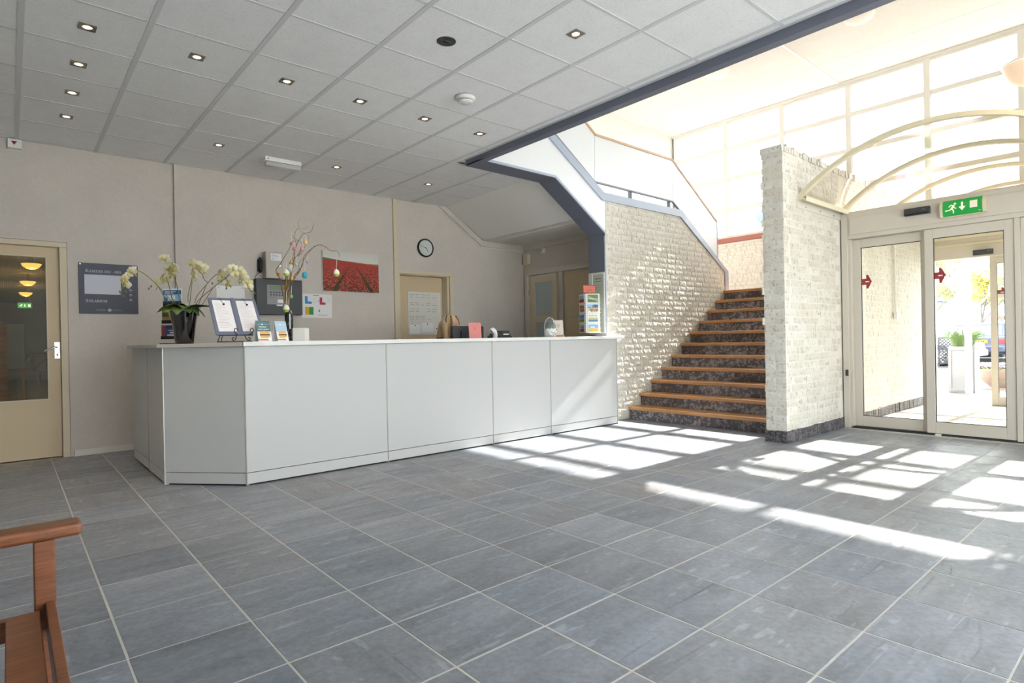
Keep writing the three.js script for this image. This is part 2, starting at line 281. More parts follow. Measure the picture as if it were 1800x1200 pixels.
mesh('brick_core', [extrudeXY(BW, ZT, ZS - 0.0055)], M.mortar_white, wst);
/* split-faced bricks: a few shapes with broken fronts, shared by all */
function brickGeo(w, h, seed, clip) {
  const nx = clip ? 1 : Math.max(3, Math.round(w / 0.026)), ny = 3, d = 0.012, g = new THREE.PlaneGeometry(w, h, nx, ny), p = g.attributes.position, q = rng(seed);
  for (let i = 0; i < p.count; i++) {
    const ex = Math.abs(p.getX(i)) > w / 2 - 1e-6, ey = Math.abs(p.getY(i)) > h / 2 - 1e-6;
    p.setZ(i, (ex || ey ? -0.0022 : 0.0008) + (q() - 0.5) * (ex || ey ? 0.002 : 0.0046));
    if (!ex) p.setX(i, p.getX(i) + (q() - 0.5) * 0.008); if (!ey) p.setY(i, p.getY(i) + (q() - 0.5) * 0.006);
  }
  const pos = [], ix = (i, j) => j * (nx + 1) + i, P = (n) => [p.getX(n), p.getY(n), p.getZ(n)], B = (n) => [p.getX(n), p.getY(n), -d];
  const T = (a, b, c) => pos.push(...a, ...b, ...c);
  for (let j = 0; j < ny; j++) for (let i = 0; i < nx; i++) { const a = ix(i, j), b = ix(i, j + 1), c = ix(i + 1, j + 1), e = ix(i + 1, j); if ((i + j) % 2) { T(P(a), P(b), P(e)); T(P(b), P(c), P(e)); } else { T(P(a), P(b), P(c)); T(P(a), P(c), P(e)); } }
  const ring = []; for (let i = 0; i < nx; i++) ring.push(ix(i, 0)); for (let j = 0; j < ny; j++) ring.push(ix(nx, j)); for (let i = nx; i > 0; i--) ring.push(ix(i, ny)); for (let j = ny; j > 0; j--) ring.push(ix(0, j));
  ring.forEach((a, n) => { const b = ring[(n + 1) % ring.length]; T(P(b), P(a), B(a)); T(P(b), B(a), B(b)); });
  const o = new THREE.BufferGeometry(); o.setAttribute('position', new THREE.Float32BufferAttribute(pos, 3)); o.computeVertexNormals(); return uvMetres(o, q() * 3, q() * 3);
}
const brickMats = [M.brick_white, M.brick_white_warm, M.brick_white_pale];
const brickSet = {}; for (const w of [0.205, 0.175, 0.145, 0.10]) { brickSet[w] = []; for (let i = 0; i < 7; i++) brickSet[w].push(brickGeo(w, 0.0695, 1000 * w + i * 31)); }
function courses(len, height, pitch = 0.0748) {            // rows of bricks of mixed length that fill len x height
  const out = [];
  for (let y = 0; y + pitch * 0.6 < height; y += pitch) { let x = -R(0, 0.18); while (x < len) { const w = rnd() < 0.6 ? 0.205 : rnd() < 0.5 ? 0.175 : rnd() < 0.5 ? 0.145 : 0.10; out.push([x + w / 2, y + pitch / 2, w]); x += w + 0.0055; } }
  return out;
}
function clipPoly(poly, inside, cross) { const o = []; poly.forEach((p, i) => { const q = poly[(i + 1) % poly.length], a = inside(p), b = inside(q); if (a) o.push(p); if (a !== b) o.push(cross(p, q)); }); return o; }
const halfPlane = (f) => (poly) => clipPoly(poly, (p) => f(p) >= 0, (p, q) => { const a = f(p), b = f(q), t = a / (a - b); return [lerp(p[0], q[0], t), lerp(p[1], q[1], t)]; });
{
  const list = courses(2.885, 2.815), rest = []; let n = 0;
  const cuts = [(p) => p[0], (p) => 2.883 - p[0], (p) => 2.81 - p[1], (p) => 2.81 - 0.594 * (p[0] - 1.663) - p[1]].map(halfPlane);
  for (const [x, y, w] of list.sort((a, b) => a[0] - b[0])) {
    const sx = x + 5.757;                                    // below the treads, and behind the counter, the wall is never seen
    if (y < (sx - 6.2) * 0.655 - 0.12 || (y < 0.95 && sx < 5.62)) continue;
    let poly = [[x - w / 2, y - 0.0333], [x + w / 2, y - 0.0333], [x + w / 2, y + 0.0333], [x - w / 2, y + 0.0333]]; const whole = poly.length, area0 = w * 0.0666;
    for (const c of cuts) poly = poly.length > 2 ? c(poly) : poly;
    if (poly.length < 3) continue;
    const ar = Math.abs(poly.reduce((s, p, i) => { const q = poly[(i + 1) % poly.length]; return s + p[0] * q[1] - q[0] * p[1]; }, 0)) / 2;
    if (ar < 0.0006) continue;
    const m = brickMats[Math.floor(rnd() * 3)];
    let g, at;
    if (ar > area0 * 0.995) { g = brickSet[w][Math.floor(rnd() * 7)]; at = [x + 5.757, y, ZS + R(-0.0015, 0.0015)]; }
    else { g = extrudeXY(poly, -0.012, R(-0.002, 0.003), [], 0); at = [5.757, 0, ZS]; }
    if (n++ < 300) { const b = mesh('brick', g, m, wst); b.position.set(...at); } else rest.push(g.clone().translate(...at));
  }
  if (rest.length) mesh('brick_field', rest, M.brick_white, wst).userData.kind = 'stuff';
}
/* pale blue stringer along the top of the brick, running up to the gallery */
const strg = setting('trim_2', 'pale blue steel stringer following the upper stair flight', 'stringer');
mesh('stringer', [extrudeXY([[3.87, 3.97], [4.785, 3.385], [5.695, 2.80], [7.42, 2.80], [8.63, 2.075], [8.63, 1.775], [8.73, 1.775], [8.73, 2.09], [8.60, 2.165], [7.445, 2.90], [5.725, 2.90], [4.85, 3.455], [3.87, 4.085]], ZT - 0.02, ZS + 0.018)], M.blue_stringer, strg);

/* ---- entrance wall: white brick pier and vestibule side ---- */
const wp = setting('wall_entrance', 'white painted rough brick wall between the stairs and the entrance', 'wall');
mesh('brick_core', [bx(5.7585, W, 0, 2.9, -2.796, -2.6035)], M.mortar_white, wp);
{
  const rest = []; let n = 0; const put = (g, m, x, y, z, turn) => { if (n++ < 300) { const b = mesh('brick', g, m, wp); b.position.set(x, y, z); b.rotation.y = turn; } else rest.push(g.clone().rotateY(turn).translate(x, y, z)); };
  const list = courses(4.9, 2.80).map(([x, y, w]) => [x, y + 0.115, w]).sort((a, b) => a[0] - b[0]);
  const end = []; for (let y = 0.115, r = 0; y < 2.88; y += 0.0748, r++) { if (r % 3 === 1) end.push([-2.7, y + 0.0374, 0.205]); else { end.push([-2.752, y + 0.0374, 0.10]); end.push([-2.645, y + 0.0374, 0.10]); } }
  for (const [z, y, w] of end) put(brickSet[w][Math.floor(rnd() * 7)], brickMats[Math.floor(rnd() * 3)], 5.753 + R(-0.002, 0.002), y, z, -Math.PI / 2);
  for (const [x, y, w] of list) { if (x - w / 2 < 0.0 || x + w / 2 > 4.93) { if (x + w / 2 < 0.08 || x > 4.8) continue; put(brickSet[0.10][Math.floor(rnd() * 7)], brickMats[Math.floor(rnd() * 3)], 5.757 + Math.max(0.05, x), y, -2.60 + R(-0.002, 0.002), 0); continue; }
    if (x > 1.36 && x < 1.60) continue;
    put(brickSet[w][Math.floor(rnd() * 7)], brickMats[Math.floor(rnd() * 3)], 5.757 + x, y, -2.60 + R(-0.002, 0.002), 0); }
  for (const [x, y, w] of courses(4.6, 2.80)) if (x > 0 && x < 4.85) rest.push(brickSet[w][Math.floor(rnd() * 7)].clone().rotateY(Math.PI).translate(5.78 + x, y + 0.115, -2.80));
  mesh('brick_field', rest, M.brick_white_warm, wp).userData.kind = 'stuff';
  for (let x = 5.74; x < W - 0.1; x += 0.052) { const h = R(2.905, 2.945), w = R(0.046, 0.05); mesh('coping_brick', rb(x, x + w, 2.86, h, -2.81 + R(-0.008, 0.006), -2.592 + R(-0.008, 0.008), 0.006), brickMats[Math.floor(rnd() * 3)], wp); }
}
const bse = setting('baseboard_entrance', 'dark riven stone skirting along the entrance brick wall', 'baseboard');
for (let x = 5.745; x < W - 0.15; x += 0.058) mesh('stone', rb(x, x + 0.055, 0, 0.112 + R(-0.004, 0.004), -2.62, -2.588 + R(-0.006, 0.006), 0.004), M.skirting_stone, bse);
for (let z = -2.81; z < -2.6; z += 0.056) mesh('stone', rb(5.738 + R(-0.006, 0.006), 5.765, 0, 0.112 + R(-0.004, 0.004), z, z + 0.053, 0.004), M.skirting_stone, bse);

/* ---- landing wall and its red sill under the windows ---- */
const wld = setting('wall_landing', 'cream brick wall of the stair landing under the windows', 'wall');
mesh('brick_core', [bx(W - 0.08, W + 0.2, -0.3, 2.86, ZB, -2.6)], M.mortar_white, wld);
{ const rest = []; for (const [x, y, w] of courses(4.3, 1.07)) if (x > 0.1 && x < 4.25) rest.push(brickSet[w][Math.floor(rnd() * 7)].clone().rotateY(-Math.PI / 2).translate(W - 0.092, 1.78 + y, ZB + x)); mesh('brick_field', rest, M.brick_white_warm, wld).userData.kind = 'stuff'; }
mesh('sill', [rb(W - 0.16, W + 0.02, 2.86, 2.945, ZB, -2.8, 0.006)], M.red_wood, wld);

/* ---- tall window wall ---- */
const win = setting('window_1', 'tall white framed window wall over the stairs and entrance', 'window');
{
  const zs = [-7.05, -5.9, -4.8, -3.7, -2.6, -1.5, -0.4, 0.7], ys = [2.97, 3.507, 4.105, 4.694, UC - 0.05], low = [0.05, 0.6, 1.2, 1.8, 2.4, 2.97];
  zs.forEach((z, i) => { const y0 = z > -0.5 ? 0 : 2.93; mesh('mullion', rb(W - 0.06, W + 0.06, y0, UC, z - 0.042, z + 0.042, 0.004), M.frame_white, win); if (i === 0) mesh('mullion', rb(W - 0.06, W + 0.06, y0, UC, ZB, ZB + 0.06, 0.004), M.frame_white, win); });
  for (let i = 0; i + 1 < zs.length; i++) {
    const a = zs[i] + 0.036, b = zs[i + 1] - 0.036, rows = zs[i] > -0.5 ? [...low.slice(0, -1), ...ys] : ys;
    rows.forEach((y, k) => {
      mesh('transom', rb(W - 0.05, W + 0.05, y - 0.037, y + 0.037, a, b, 0.003), M.frame_white, win);
      if (k + 1 < rows.length) { mesh('pane', bx(W - 0.003, W + 0.003, y + 0.028, rows[k + 1] - 0.028, a, b), M.glass, win); mesh('glazing_bead', [bx(W - 0.03, W - 0.02, y + 0.028, rows[k + 1] - 0.028, a, a + 0.012), bx(W - 0.03, W - 0.02, y + 0.028, rows[k + 1] - 0.028, b - 0.012, b)], M.frame_white, win); }
    });
  }
  mesh('head_rail', rb(W - 0.07, W + 0.07, UC - 0.05, UC, ZB, 0.73, 0.003), M.frame_white, win);
  mesh('wall_body', [bx(W - 0.06, W + 0.2, -0.3, UC, 0.735, ZR)], M.smooth_white, setting('wall_front_blocker', 'unseen white front wall added beyond the window wall to block light', 'wall'));  // solid wall added out of view instead of glazing, to dim the hall
}
const upc = setting('ceiling_upper', 'high white ceiling of the stair hall', 'ceiling');
mesh('ceiling_board', [bx(3.55, W + 0.1, UC, UC + 0.25, ZB - 0.25, ZR + 0.25)], M.upper_white, upc);
mesh('eave', [bx(W + 0.1, 11.3, 5.31, 5.5, ZB - 0.4, ZR + 0.4)], M.upper_white, upc);
mesh('cable_trunking', [bx(8.55, 10.6, UC - 0.018, UC, -3.845, -3.81), bx(8.49, 8.56, UC - 0.03, UC, -3.86, -3.79)], M.white_plastic, upc);
for (const x of [4.9, 6.1, 7.3, 8.5, 9.7]) mesh('joint_strip', bx(x - 0.012, x + 0.012, UC - 0.003, UC, ZB, ZR), M.frame_white, upc);

/* ================= STAIRS ================= */
{
  const st = thing('staircase', 'open staircase with oak treads and dark mottled stone risers', 'staircase', [6.17, 0, -3.82]);
  const rise = 0.1614, run = 0.244, zl = ZS + 0.006 + 3.82, zr = -2.812 + 3.82;
  for (let i = 0; i < 11; i++) {
    const x = i * run, y = (i + 1) * rise;
    mesh('tread', rb(x - 0.026, x + (i === 10 ? 0.3 : run + 0.02), y - 0.042, y, zl, zr, 0.006, 2), M.oak, st);
    mesh('riser_core', bx(x + 0.012, x + run + 0.012, 0, y - 0.042, zl, zr), M.stone_dark, st);
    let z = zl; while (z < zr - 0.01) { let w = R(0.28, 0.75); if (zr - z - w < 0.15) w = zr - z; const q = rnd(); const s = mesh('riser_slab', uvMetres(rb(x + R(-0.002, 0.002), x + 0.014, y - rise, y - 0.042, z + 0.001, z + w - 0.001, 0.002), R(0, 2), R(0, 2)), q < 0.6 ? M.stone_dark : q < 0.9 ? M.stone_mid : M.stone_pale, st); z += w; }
  }
  const top = 11 * rise;
  mesh('landing', bx(11 * run - 0.02, W - 0.1 - 6.17, top - 0.2, top - 0.001, ZB + 3.82, zr), M.oak, st);
}
{
  const uf = setting('floor_upper_flight', 'upper stair flight rising behind the white brick wall', 'staircase'); uf.position.set(6.17, 0, -6.1);
  const pts = []; let x = 8.62, y = 1.775; pts.push([8.62, 1.6]);
  for (let i = 0; i < 5; i++) { pts.push([x, y]); y += 0.163; pts.push([x, y]); x -= 0.244; }
  pts.push([5.7, y]); x = 5.7; for (let i = 0; i < 4; i++) { y += 0.163; pts.push([x, y]); x -= 0.244; pts.push([x, y]); }
  pts.push([4.6, y]); pts.push([4.6, 3.26], [5.0, 3.1], [5.66, 2.725], [6.55, 2.725], [6.55, 2.5]);
  mesh('steps', [extrudeXY(pts.map(([a, b]) => [a - 6.17, b]), ZB + 6.1 - 0.02, ZT + 6.1 + 0.02)], M.soffit_white, uf);
}
/* white balustrade panels above the stringer, capped by a wooden handrail */
{
  const ba = thing('balustrade', 'white panel balustrade with a timber handrail on the upper stairs', 'balustrade', [6.9, 2.9, ZS - 0.06]);
  const L = (pts) => pts.map(([x, y]) => [x - 6.9, y - 2.9]);
  const top = [[3.87, 4.76], [5.635, 3.61], [7.316, 3.605], [8.50, 2.855]], bot = [[3.87, 4.18], [5.617, 3.035], [7.312, 3.025], [8.50, 2.30]];
  for (const [a, b, c, d] of [[[3.87, 4.76], [5.628, 3.615], [5.612, 3.04], [3.87, 4.18]], [[5.634, 3.61], [7.313, 3.605], [7.308, 3.025], [5.618, 3.035]], [[7.319, 3.603], [8.50, 2.855], [8.50, 2.30], [7.314, 3.024]]])
    mesh('panel', [extrudeXY(L([a, d, c, b]), 0, 0.02)], M.white_panel, ba);
  const cap = (pts, w, z0, z1, m, name) => { for (let i = 0; i + 1 < pts.length; i++) { const [p, q] = [pts[i], pts[i + 1]], l = Math.hypot(q[0] - p[0], q[1] - p[1]), nx = -(q[1] - p[1]) / l * w, ny = (q[0] - p[0]) / l * w; mesh(name, [extrudeXY(L([p, q, [q[0] + nx, q[1] + ny], [p[0] + nx, p[1] + ny]]), z0, z1)], m, ba); } };
  cap(top, 0.028, -0.025, 0.03, M.handrail_wood, 'handrail'); cap(bot.map(([x, y]) => [x, y - 0.014]), 0.016, -0.006, 0.024, M.rail_grey, 'bottom_rail');
  mesh('end_cap', [bx(8.50 - 6.9, 8.515 - 6.9, 2.30 - 2.9, 2.86 - 2.9, -0.006, 0.024)], M.rail_grey, ba);
  for (const [x, y0, y1] of [[5.53, 2.90, 3.35], [6.37, 2.89, 3.3], [7.26, 2.89, 3.3], [8.44, 2.2, 2.6], [4.7, 3.5, 3.95]]) mesh('post', rb(x - 0.022 - 6.9, x + 0.022 - 6.9, y0 - 2.9, y1 - 2.9, -0.035, -0.002, 0.003), M.grey_metal, ba);
}
/* ================= ENTRANCE VESTIBULE ================= */
const VC = -1.48, VR = 1.569, VY = 1.331, VA = Math.asin(1.12 / VR);
function arcPts(r, n = 28) { const o = []; for (let i = 0; i <= n; i++) { const t = -VA + (2 * VA * i) / n; o.push([VC + r * Math.sin(t), VY + r * Math.cos(t)]); } return o; }
function arcStrip(r, x0, x1) {
  const a = arcPts(r), pos = [], T = (...p) => pos.push(...p.flat());
  for (let i = 0; i + 1 < a.length; i++) { const [z, y] = a[i], [w, v] = a[i + 1]; T([x0, y, z], [x1, y, z], [x1, v, w], [x0, y, z], [x1, v, w], [x0, v, w]); }
  let g = new THREE.BufferGeometry(); g.setAttribute('position', new THREE.Float32BufferAttribute(pos, 3)); g = mergeVertices(g); g.computeVertexNormals(); return uvMetres(g.toNonIndexed());
}
function arcBar(r0, r1, x0, x1) { const a = arcPts(r0), b = arcPts(r1).reverse(), g = extrudeXY([...a, ...b], 0, x1 - x0); return clean(g.rotateY(-Math.PI / 2).translate(x1, 0, 0)); }
{
  const v = setting('ceiling_vestibule', 'clear acrylic barrel vault over the entrance vestibule', 'roof');
  const xs = [6.10, 7.22, 8.37, 9.52, 10.6];
  for (let i = 0; i < 4; i++) mesh('acrylic_sheet', arcStrip(VR, xs[i] + 0.01, xs[i + 1] - 0.01), M.acrylic, v);
  xs.forEach((x) => mesh('arched_rib', arcBar(VR - 0.022, VR + 0.018, x - 0.03, x + 0.03), M.cream_plastic, v));
  for (const s of [-1, 1]) {
    const z = VC + s * 1.12, f = (a, b) => (s < 0 ? [z + a, z + b] : [z - b, z - a]);
    mesh('gutter', [bx(6.08, 10.62, 2.425, 2.447, ...f(-0.005, 0.085)), bx(6.08, 10.62, 2.40, 2.447, ...f(0.075, 0.09))], M.cream_plastic, v);
    mesh('wall_flange', [bx(6.06, 10.62, 2.345, 2.43, ...f(-0.012, 0.012))], M.frame_white, v);
    for (let x = 6.25; x < 7.2; x += 0.36) mesh('screw', [cyl(0.008, 0.008, 0.006, 10).rotateX(Math.PI / 2).translate(x, 2.37, z + (s < 0 ? 0.014 : -0.014))], M.steel, v);
  }
}
const vw = setting('wall_vestibule', 'white side wall of the entrance vestibule', 'wall');
mesh('wall_body', [bx(7.2, W - 0.05, 0, 2.42, -0.36, -0.26)], M.smooth_white, vw);
/* inner door front */
const ent = setting('door_1', 'cream aluminium sliding entrance door front with glass leaves', 'door');
function leaf(parent, x, z0, z1, y0, y1, st = 0.075, bot = 0.115, top = 0.095) {
  const g = new THREE.Group(); g.name = 'leaf'; parent.add(g);
  mesh('leaf_frame', [rb(x - 0.022, x + 0.022, y0, y1, z0, z0 + st, 0.003), rb(x - 0.022, x + 0.022, y0, y1, z1 - st, z1, 0.003), rb(x - 0.022, x + 0.022, y0, y0 + bot, z0 + st, z1 - st, 0.003), rb(x - 0.022, x + 0.022, y1 - top, y1, z0 + st, z1 - st, 0.003)], M.frame_cream, g);
  mesh('gasket', [bx(x - 0.008, x + 0.008, y0 + bot, y1 - top, z0 + st, z0 + st + 0.006), bx(x - 0.008, x + 0.008, y0 + bot, y1 - top, z1 - st - 0.006, z1 - st), bx(x - 0.008, x + 0.008, y0 + bot, y0 + bot + 0.006, z0 + st, z1 - st), bx(x - 0.008, x + 0.008, y1 - top - 0.006, y1 - top, z0 + st, z1 - st)], M.black, g);
  mesh('pane', bx(x - 0.004, x + 0.004, y0 + bot, y1 - top, z0 + st, z1 - st), M.glass, g);
  return g;
}
mesh('jamb', [rb(7.17, 7.33, 0, 2.41, -2.588, -2.525, 0.004), rb(7.20, 7.30, 0, 2.12, -2.525, -2.50, 0.003)], M.frame_cream, ent);
mesh('jamb', [rb(7.17, 7.33, 0, 2.41, -0.44, -0.36, 0.004)], M.frame_cream, ent);
mesh('header', [rb(7.18, 7.34, 2.12, 2.41, -2.525, -0.44, 0.004), rb(7.19, 7.33, 2.385, 2.425, -2.6, -0.36, 0.004)], M.frame_cream, ent);
mesh('header_cover', [rb(7.163, 7.182, 2.165, 2.355, -2.50, -0.46, 0.002)], M.frame_cream, ent);
mesh('post', [rb(7.19, 7.32, 0, 2.125, -1.088, -1.045, 0.003)], M.frame_cream, ent);
leaf(ent, 7.285, -2.50, -1.775, 0.02, 2.115);
leaf(ent, 7.225, -1.805, -1.09, 0.02, 2.115);
leaf(ent, 7.225, -1.043, -0.45, 0.02, 2.115);
mesh('floor_track', [bx(7.19, 7.31, 0.0, 0.012, -2.52, -0.44)], M.charcoal, ent);
mesh('pile_strip', [bx(7.20, 7.30, 0.012, 0.02, -2.52, -0.44)], M.black, ent);
mesh('door_guide', [rb(7.16, 7.20, 0.0, 0.018, -1.73, -1.68, 0.003)], M.white_plastic, ent);
/* outer door front */
const out = setting('door_2', 'outer cream sliding door front of the entrance vestibule', 'door');
mesh('header', [rb(10.5, 10.68, 2.12, 2.45, -2.58, -0.38, 0.004)], M.frame_cream, out);
mesh('header_rail', [rb(10.47, 10.50, 2.30, 2.33, -2.58, -0.38, 0.003), rb(10.47, 10.5, 2.40, 2.44, -2.58, -0.38, 0.003)], M.cream_plastic, out);
mesh('tympanum', [bx(10.63, 10.68, 2.45, 2.94, -2.6, -0.36)], M.frame_white, out);
mesh('jamb', [rb(10.55, 10.68, 0, 2.12, -2.59, -2.53, 0.004), rb(10.55, 10.68, 0, 2.12, -0.44, -0.36, 0.004)], M.frame_cream, out);
leaf(out, 10.6, -1.872, -1.15, 0.005, 2.115); leaf(out, 10.56, -1.15, -0.44, 0.005, 2.115);
mesh('threshold', [bx(10.5, 10.75, -0.02, 0.006, -2.55, -0.4)], M.steel, out);
const mt = setting('floor_mat', 'beige ribbed entrance mat floor in the vestibule', 'mat');
mesh('mat', [bx(7.33, 10.5, -0.02, -0.002, -2.585, -0.36)], M.mat_beige, mt);
for (const x of [8.4, 9.45]) mesh('mat_seam', bx(x - 0.012, x + 0.012, -0.01, 0.001, -2.585, -0.36), M.steel, mt);

/* ================= OUTSIDE GROUND ================= */
const gr = setting('ground', 'pale sunlit paving and street in front of the hotel', 'ground');
mesh('paving', [bx(W + 0.2, 17, -0.3, -0.03, -14, 2.36)], M.paving, gr);
mesh('bounce_terrace', [bx(-12, 17, -0.3, -0.06, 2.36, 20)], M.bounce_terrace, gr);  // unseen ground added outside the fill windows, pale to bounce light indoors
mesh('street', [bx(17, 70, -0.3, -0.05, -60, 50)], M.asphalt, gr);
for (let i = 0; i < 8; i++) mesh('paving_joint', bx(11.2 + i * 0.75, 11.215 + i * 0.75, -0.031, -0.0295, -8, 4), M.charcoal, gr);

/* ================= RECEPTION COUNTER ================= */
const FZ = -4.65;
function counterUnit(len, at, turn, label) {
  const u = thing('counter_unit', label, 'counter', [at[0], 0, at[1]], turn, 'units of the reception counter');
  mesh('front_panel', rb(0.005, len - 0.005, 0.099, 1.05, -0.02, 0, 0.0025), M.counter_grey, u);
  mesh('plinth', rb(0.005, len - 0.005, 0.012, 0.0945, -0.02, -0.001, 0.0025), M.counter_grey, u);
  mesh('carcass', bx(0.012, len - 0.012, 0, 1.05, -0.028, -0.0205), M.dark_gap, u);
  mesh('joint_strip', rb(len - 0.0045, len + 0.0045, 0.0, 1.05, -0.03, 0.003, 0.0015), M.counter_edge, u);
  return u;
}
counterUnit(0.80, [0.89, -6.60], -Math.PI / 2, 'counter end unit beside the directory sign and back wall');
counterUnit(0.65, [0.89, -5.80], -Math.PI / 2, 'counter side unit under the orchid pot');
counterUnit(0.673, [0.89, -5.15], -0.838, 'angled corner unit of the grey reception counter');
[[1.34, 2.532, 'wide counter unit next to the angled corner, under the tent cards'], [2.532, 3.728, 'wide counter unit in the middle of the counter front'], [3.728, 4.553, 'narrow counter unit in front of the seated person'], [4.553, 5.70, 'end counter unit under the postcard rack, crossed by sunlight']].forEach(([a, b, l]) => counterUnit(b - a, [a, FZ], 0, l));
{
  const top = (pts, y0, y1) => { const s = new THREE.Shape(pts.map(([x, z]) => new THREE.Vector2(x, -z))); return uvMetres(new THREE.ExtrudeGeometry(s, { depth: y1 - y0 - 0.004, bevelEnabled: true, bevelSize: 0.002, bevelThickness: 0.002, bevelSegments: 1 }).rotateX(-Math.PI / 2).translate(0, y0 + 0.002, 0)); };
  solo('countertop', top([[1.325, -4.605], [5.80, -4.605], [5.80, -4.828], [5.72, -4.835], [5.72, -5.10], [1.325, -5.10]], 1.0515, 1.085), M.counter_top, 'long white countertop of the reception, holding tent cards and postcards', 'countertop');
  solo('countertop', top([[0.855, -6.62], [0.855, -5.135], [1.318, -4.62], [1.318, -6.62]], 1.0515, 1.079), M.counter_top_worn, 'worn pale stone countertop under the orchid and leaflet rack', 'countertop');
  const d = thing('desk', 'white work desk behind the reception counter', 'desk', [3.6, 0, -5.5]);
  mesh('desk_top', rb(-1.9, 1.9, 0.72, 0.75, -0.36, 0.36, 0.004), M.counter_top, d); for (const x of [-1.8, -0.2, 1.8]) mesh('support', bx(x - 0.02, x + 0.02, 0, 0.72, -0.32, 0.34), M.counter_grey, d);
}

/* ================= DOORS IN THE BACK WALL ================= */
{
  const d = setting('door_3', 'beige door with a wired glass pane beside the directory sign', 'door');
  const z = ZL - 0.06;
  mesh('frame', [rb(0.385, 0.444, 0, 2.044, z - 0.1, ZL - 0.004, 0.004), rb(-0.615, 0.444, 2.045, 2.094, z - 0.1, ZL - 0.004, 0.004), rb(-0.615, -0.56, 0, 2.044, z - 0.1, ZL - 0.004, 0.004)], M.frame_beige, d);
  const x0 = -0.555, x1 = 0.382, gx0 = -0.42, gx1 = 0.292, gy0 = 0.565, gy1 = 1.955;
  mesh('leaf', [bx(x0, gx0, 0.012, 2.043, z - 0.04, z), bx(gx1, x1, 0.012, 2.043, z - 0.04, z), bx(gx0, gx1, 0.012, gy0, z - 0.04, z), bx(gx0, gx1, gy1, 2.043, z - 0.04, z)], M.door_beige, d);
  mesh('glazing_bead', [bx(gx0, gx1, gy0, gy0 + 0.014, z - 0.005, z + 0.008), bx(gx0, gx1, gy1 - 0.012, gy1, z - 0.005, z + 0.006), bx(gx1 - 0.012, gx1, gy0, gy1, z - 0.005, z + 0.006), bx(gx0, gx0 + 0.012, gy0, gy1, z - 0.005, z + 0.006)], M.frame_beige, d);
  mesh('pane', bx(gx0, gx1, gy0, gy1, z - 0.024, z - 0.018), M.wired_glass, d);
  const wires = []; for (let x = gx0 + 0.0125; x < gx1; x += 0.0135) wires.push(bx(x, x + 0.0007, gy0, gy1, z - 0.0205, z - 0.0198)); for (let y = gy0 + 0.0125; y < gy1; y += 0.0135) wires.push(bx(gx0, gx1, y, y + 0.0007, z - 0.0205, z - 0.0198));
  mesh('wire_mesh', wires, M.steel, d).userData.kind = 'stuff';
  const h = mesh('handle_plate', [rb(0.335, 0.378, 0.965, 1.125, z, z + 0.007, 0.002)], M.chrome, d);
  mesh('handle', [rod([0.357, 1.075, z], [0.357, 1.075, z + 0.05], 0.009, 12), tube([[0.357, 1.075, z + 0.05], [0.34, 1.073, z + 0.055], [0.29, 1.055, z + 0.055], [0.255, 1.04, z + 0.052]], 0.0085, 16, 8)], M.chrome, h);
  mesh('keyhole', [cyl(0.009, 0.009, 0.003, 16).rotateX(Math.PI / 2).translate(0.357, 1.0, z + 0.008)], M.black, h);
}
{
  const d = setting('door_4', 'beige office door recessed in the back wall behind the counter', 'door');
  mesh('frame', [rb(4.06, 4.095, 0, 2.009, ZB - 0.02, ZB + 0.014, 0.003), rb(4.93, 4.985, 0, 2.009, ZB - 0.02, ZB + 0.014, 0.003), rb(4.06, 4.985, 2.01, 2.055, ZB - 0.02, ZB + 0.014, 0.003), bx(4.90, 4.935, 0, 2.02, ZB - 0.24, ZB - 0.02), bx(4.09, 4.11, 0, 2.02, ZB - 0.24, ZB - 0.02), bx(4.11, 4.90, 2.0, 2.02, ZB - 0.24, ZB - 0.02)], M.frame_beige, d);
  mesh('leaf', [bx(4.111, 4.899, 0.01, 2.0, ZB - 0.2, ZB - 0.16)], M.door_beige, d);
}
{
  const d = setting('door_5', 'half open beige office door with frosted panes under the stairs', 'door');
  const g = new THREE.Group(); g.name = 'leaf'; g.position.set(6.42, 0, -6.995); d.add(g); g.rotation.y = -0.10;
  mesh('leaf_frame', [bx(-0.02, 0.02, 0.01, 2.08, 0.0, 0.15), bx(-0.02, 0.02, 0.01, 2.08, 0.585, 0.69), bx(-0.02, 0.02, 1.96, 2.08, 0.15, 0.585), bx(-0.02, 0.02, 1.33, 1.425, 0.15, 0.585), bx(-0.02, 0.02, 0.01, 0.15, 0.15, 0.585)], M.frame_beige, g);
  mesh('pane', bx(-0.004, 0.004, 1.425, 1.96, 0.15, 0.585), M.frosted, g); mesh('pane', bx(-0.004, 0.004, 0.15, 1.33, 0.15, 0.585), M.frosted, g);
  mesh('hinge', [cyl(0.008, 0.008, 0.1, 10).translate(-0.025, 1.82, 0.0), cyl(0.008, 0.008, 0.1, 10).translate(-0.025, 0.3, 0.0)], M.steel, g);
}

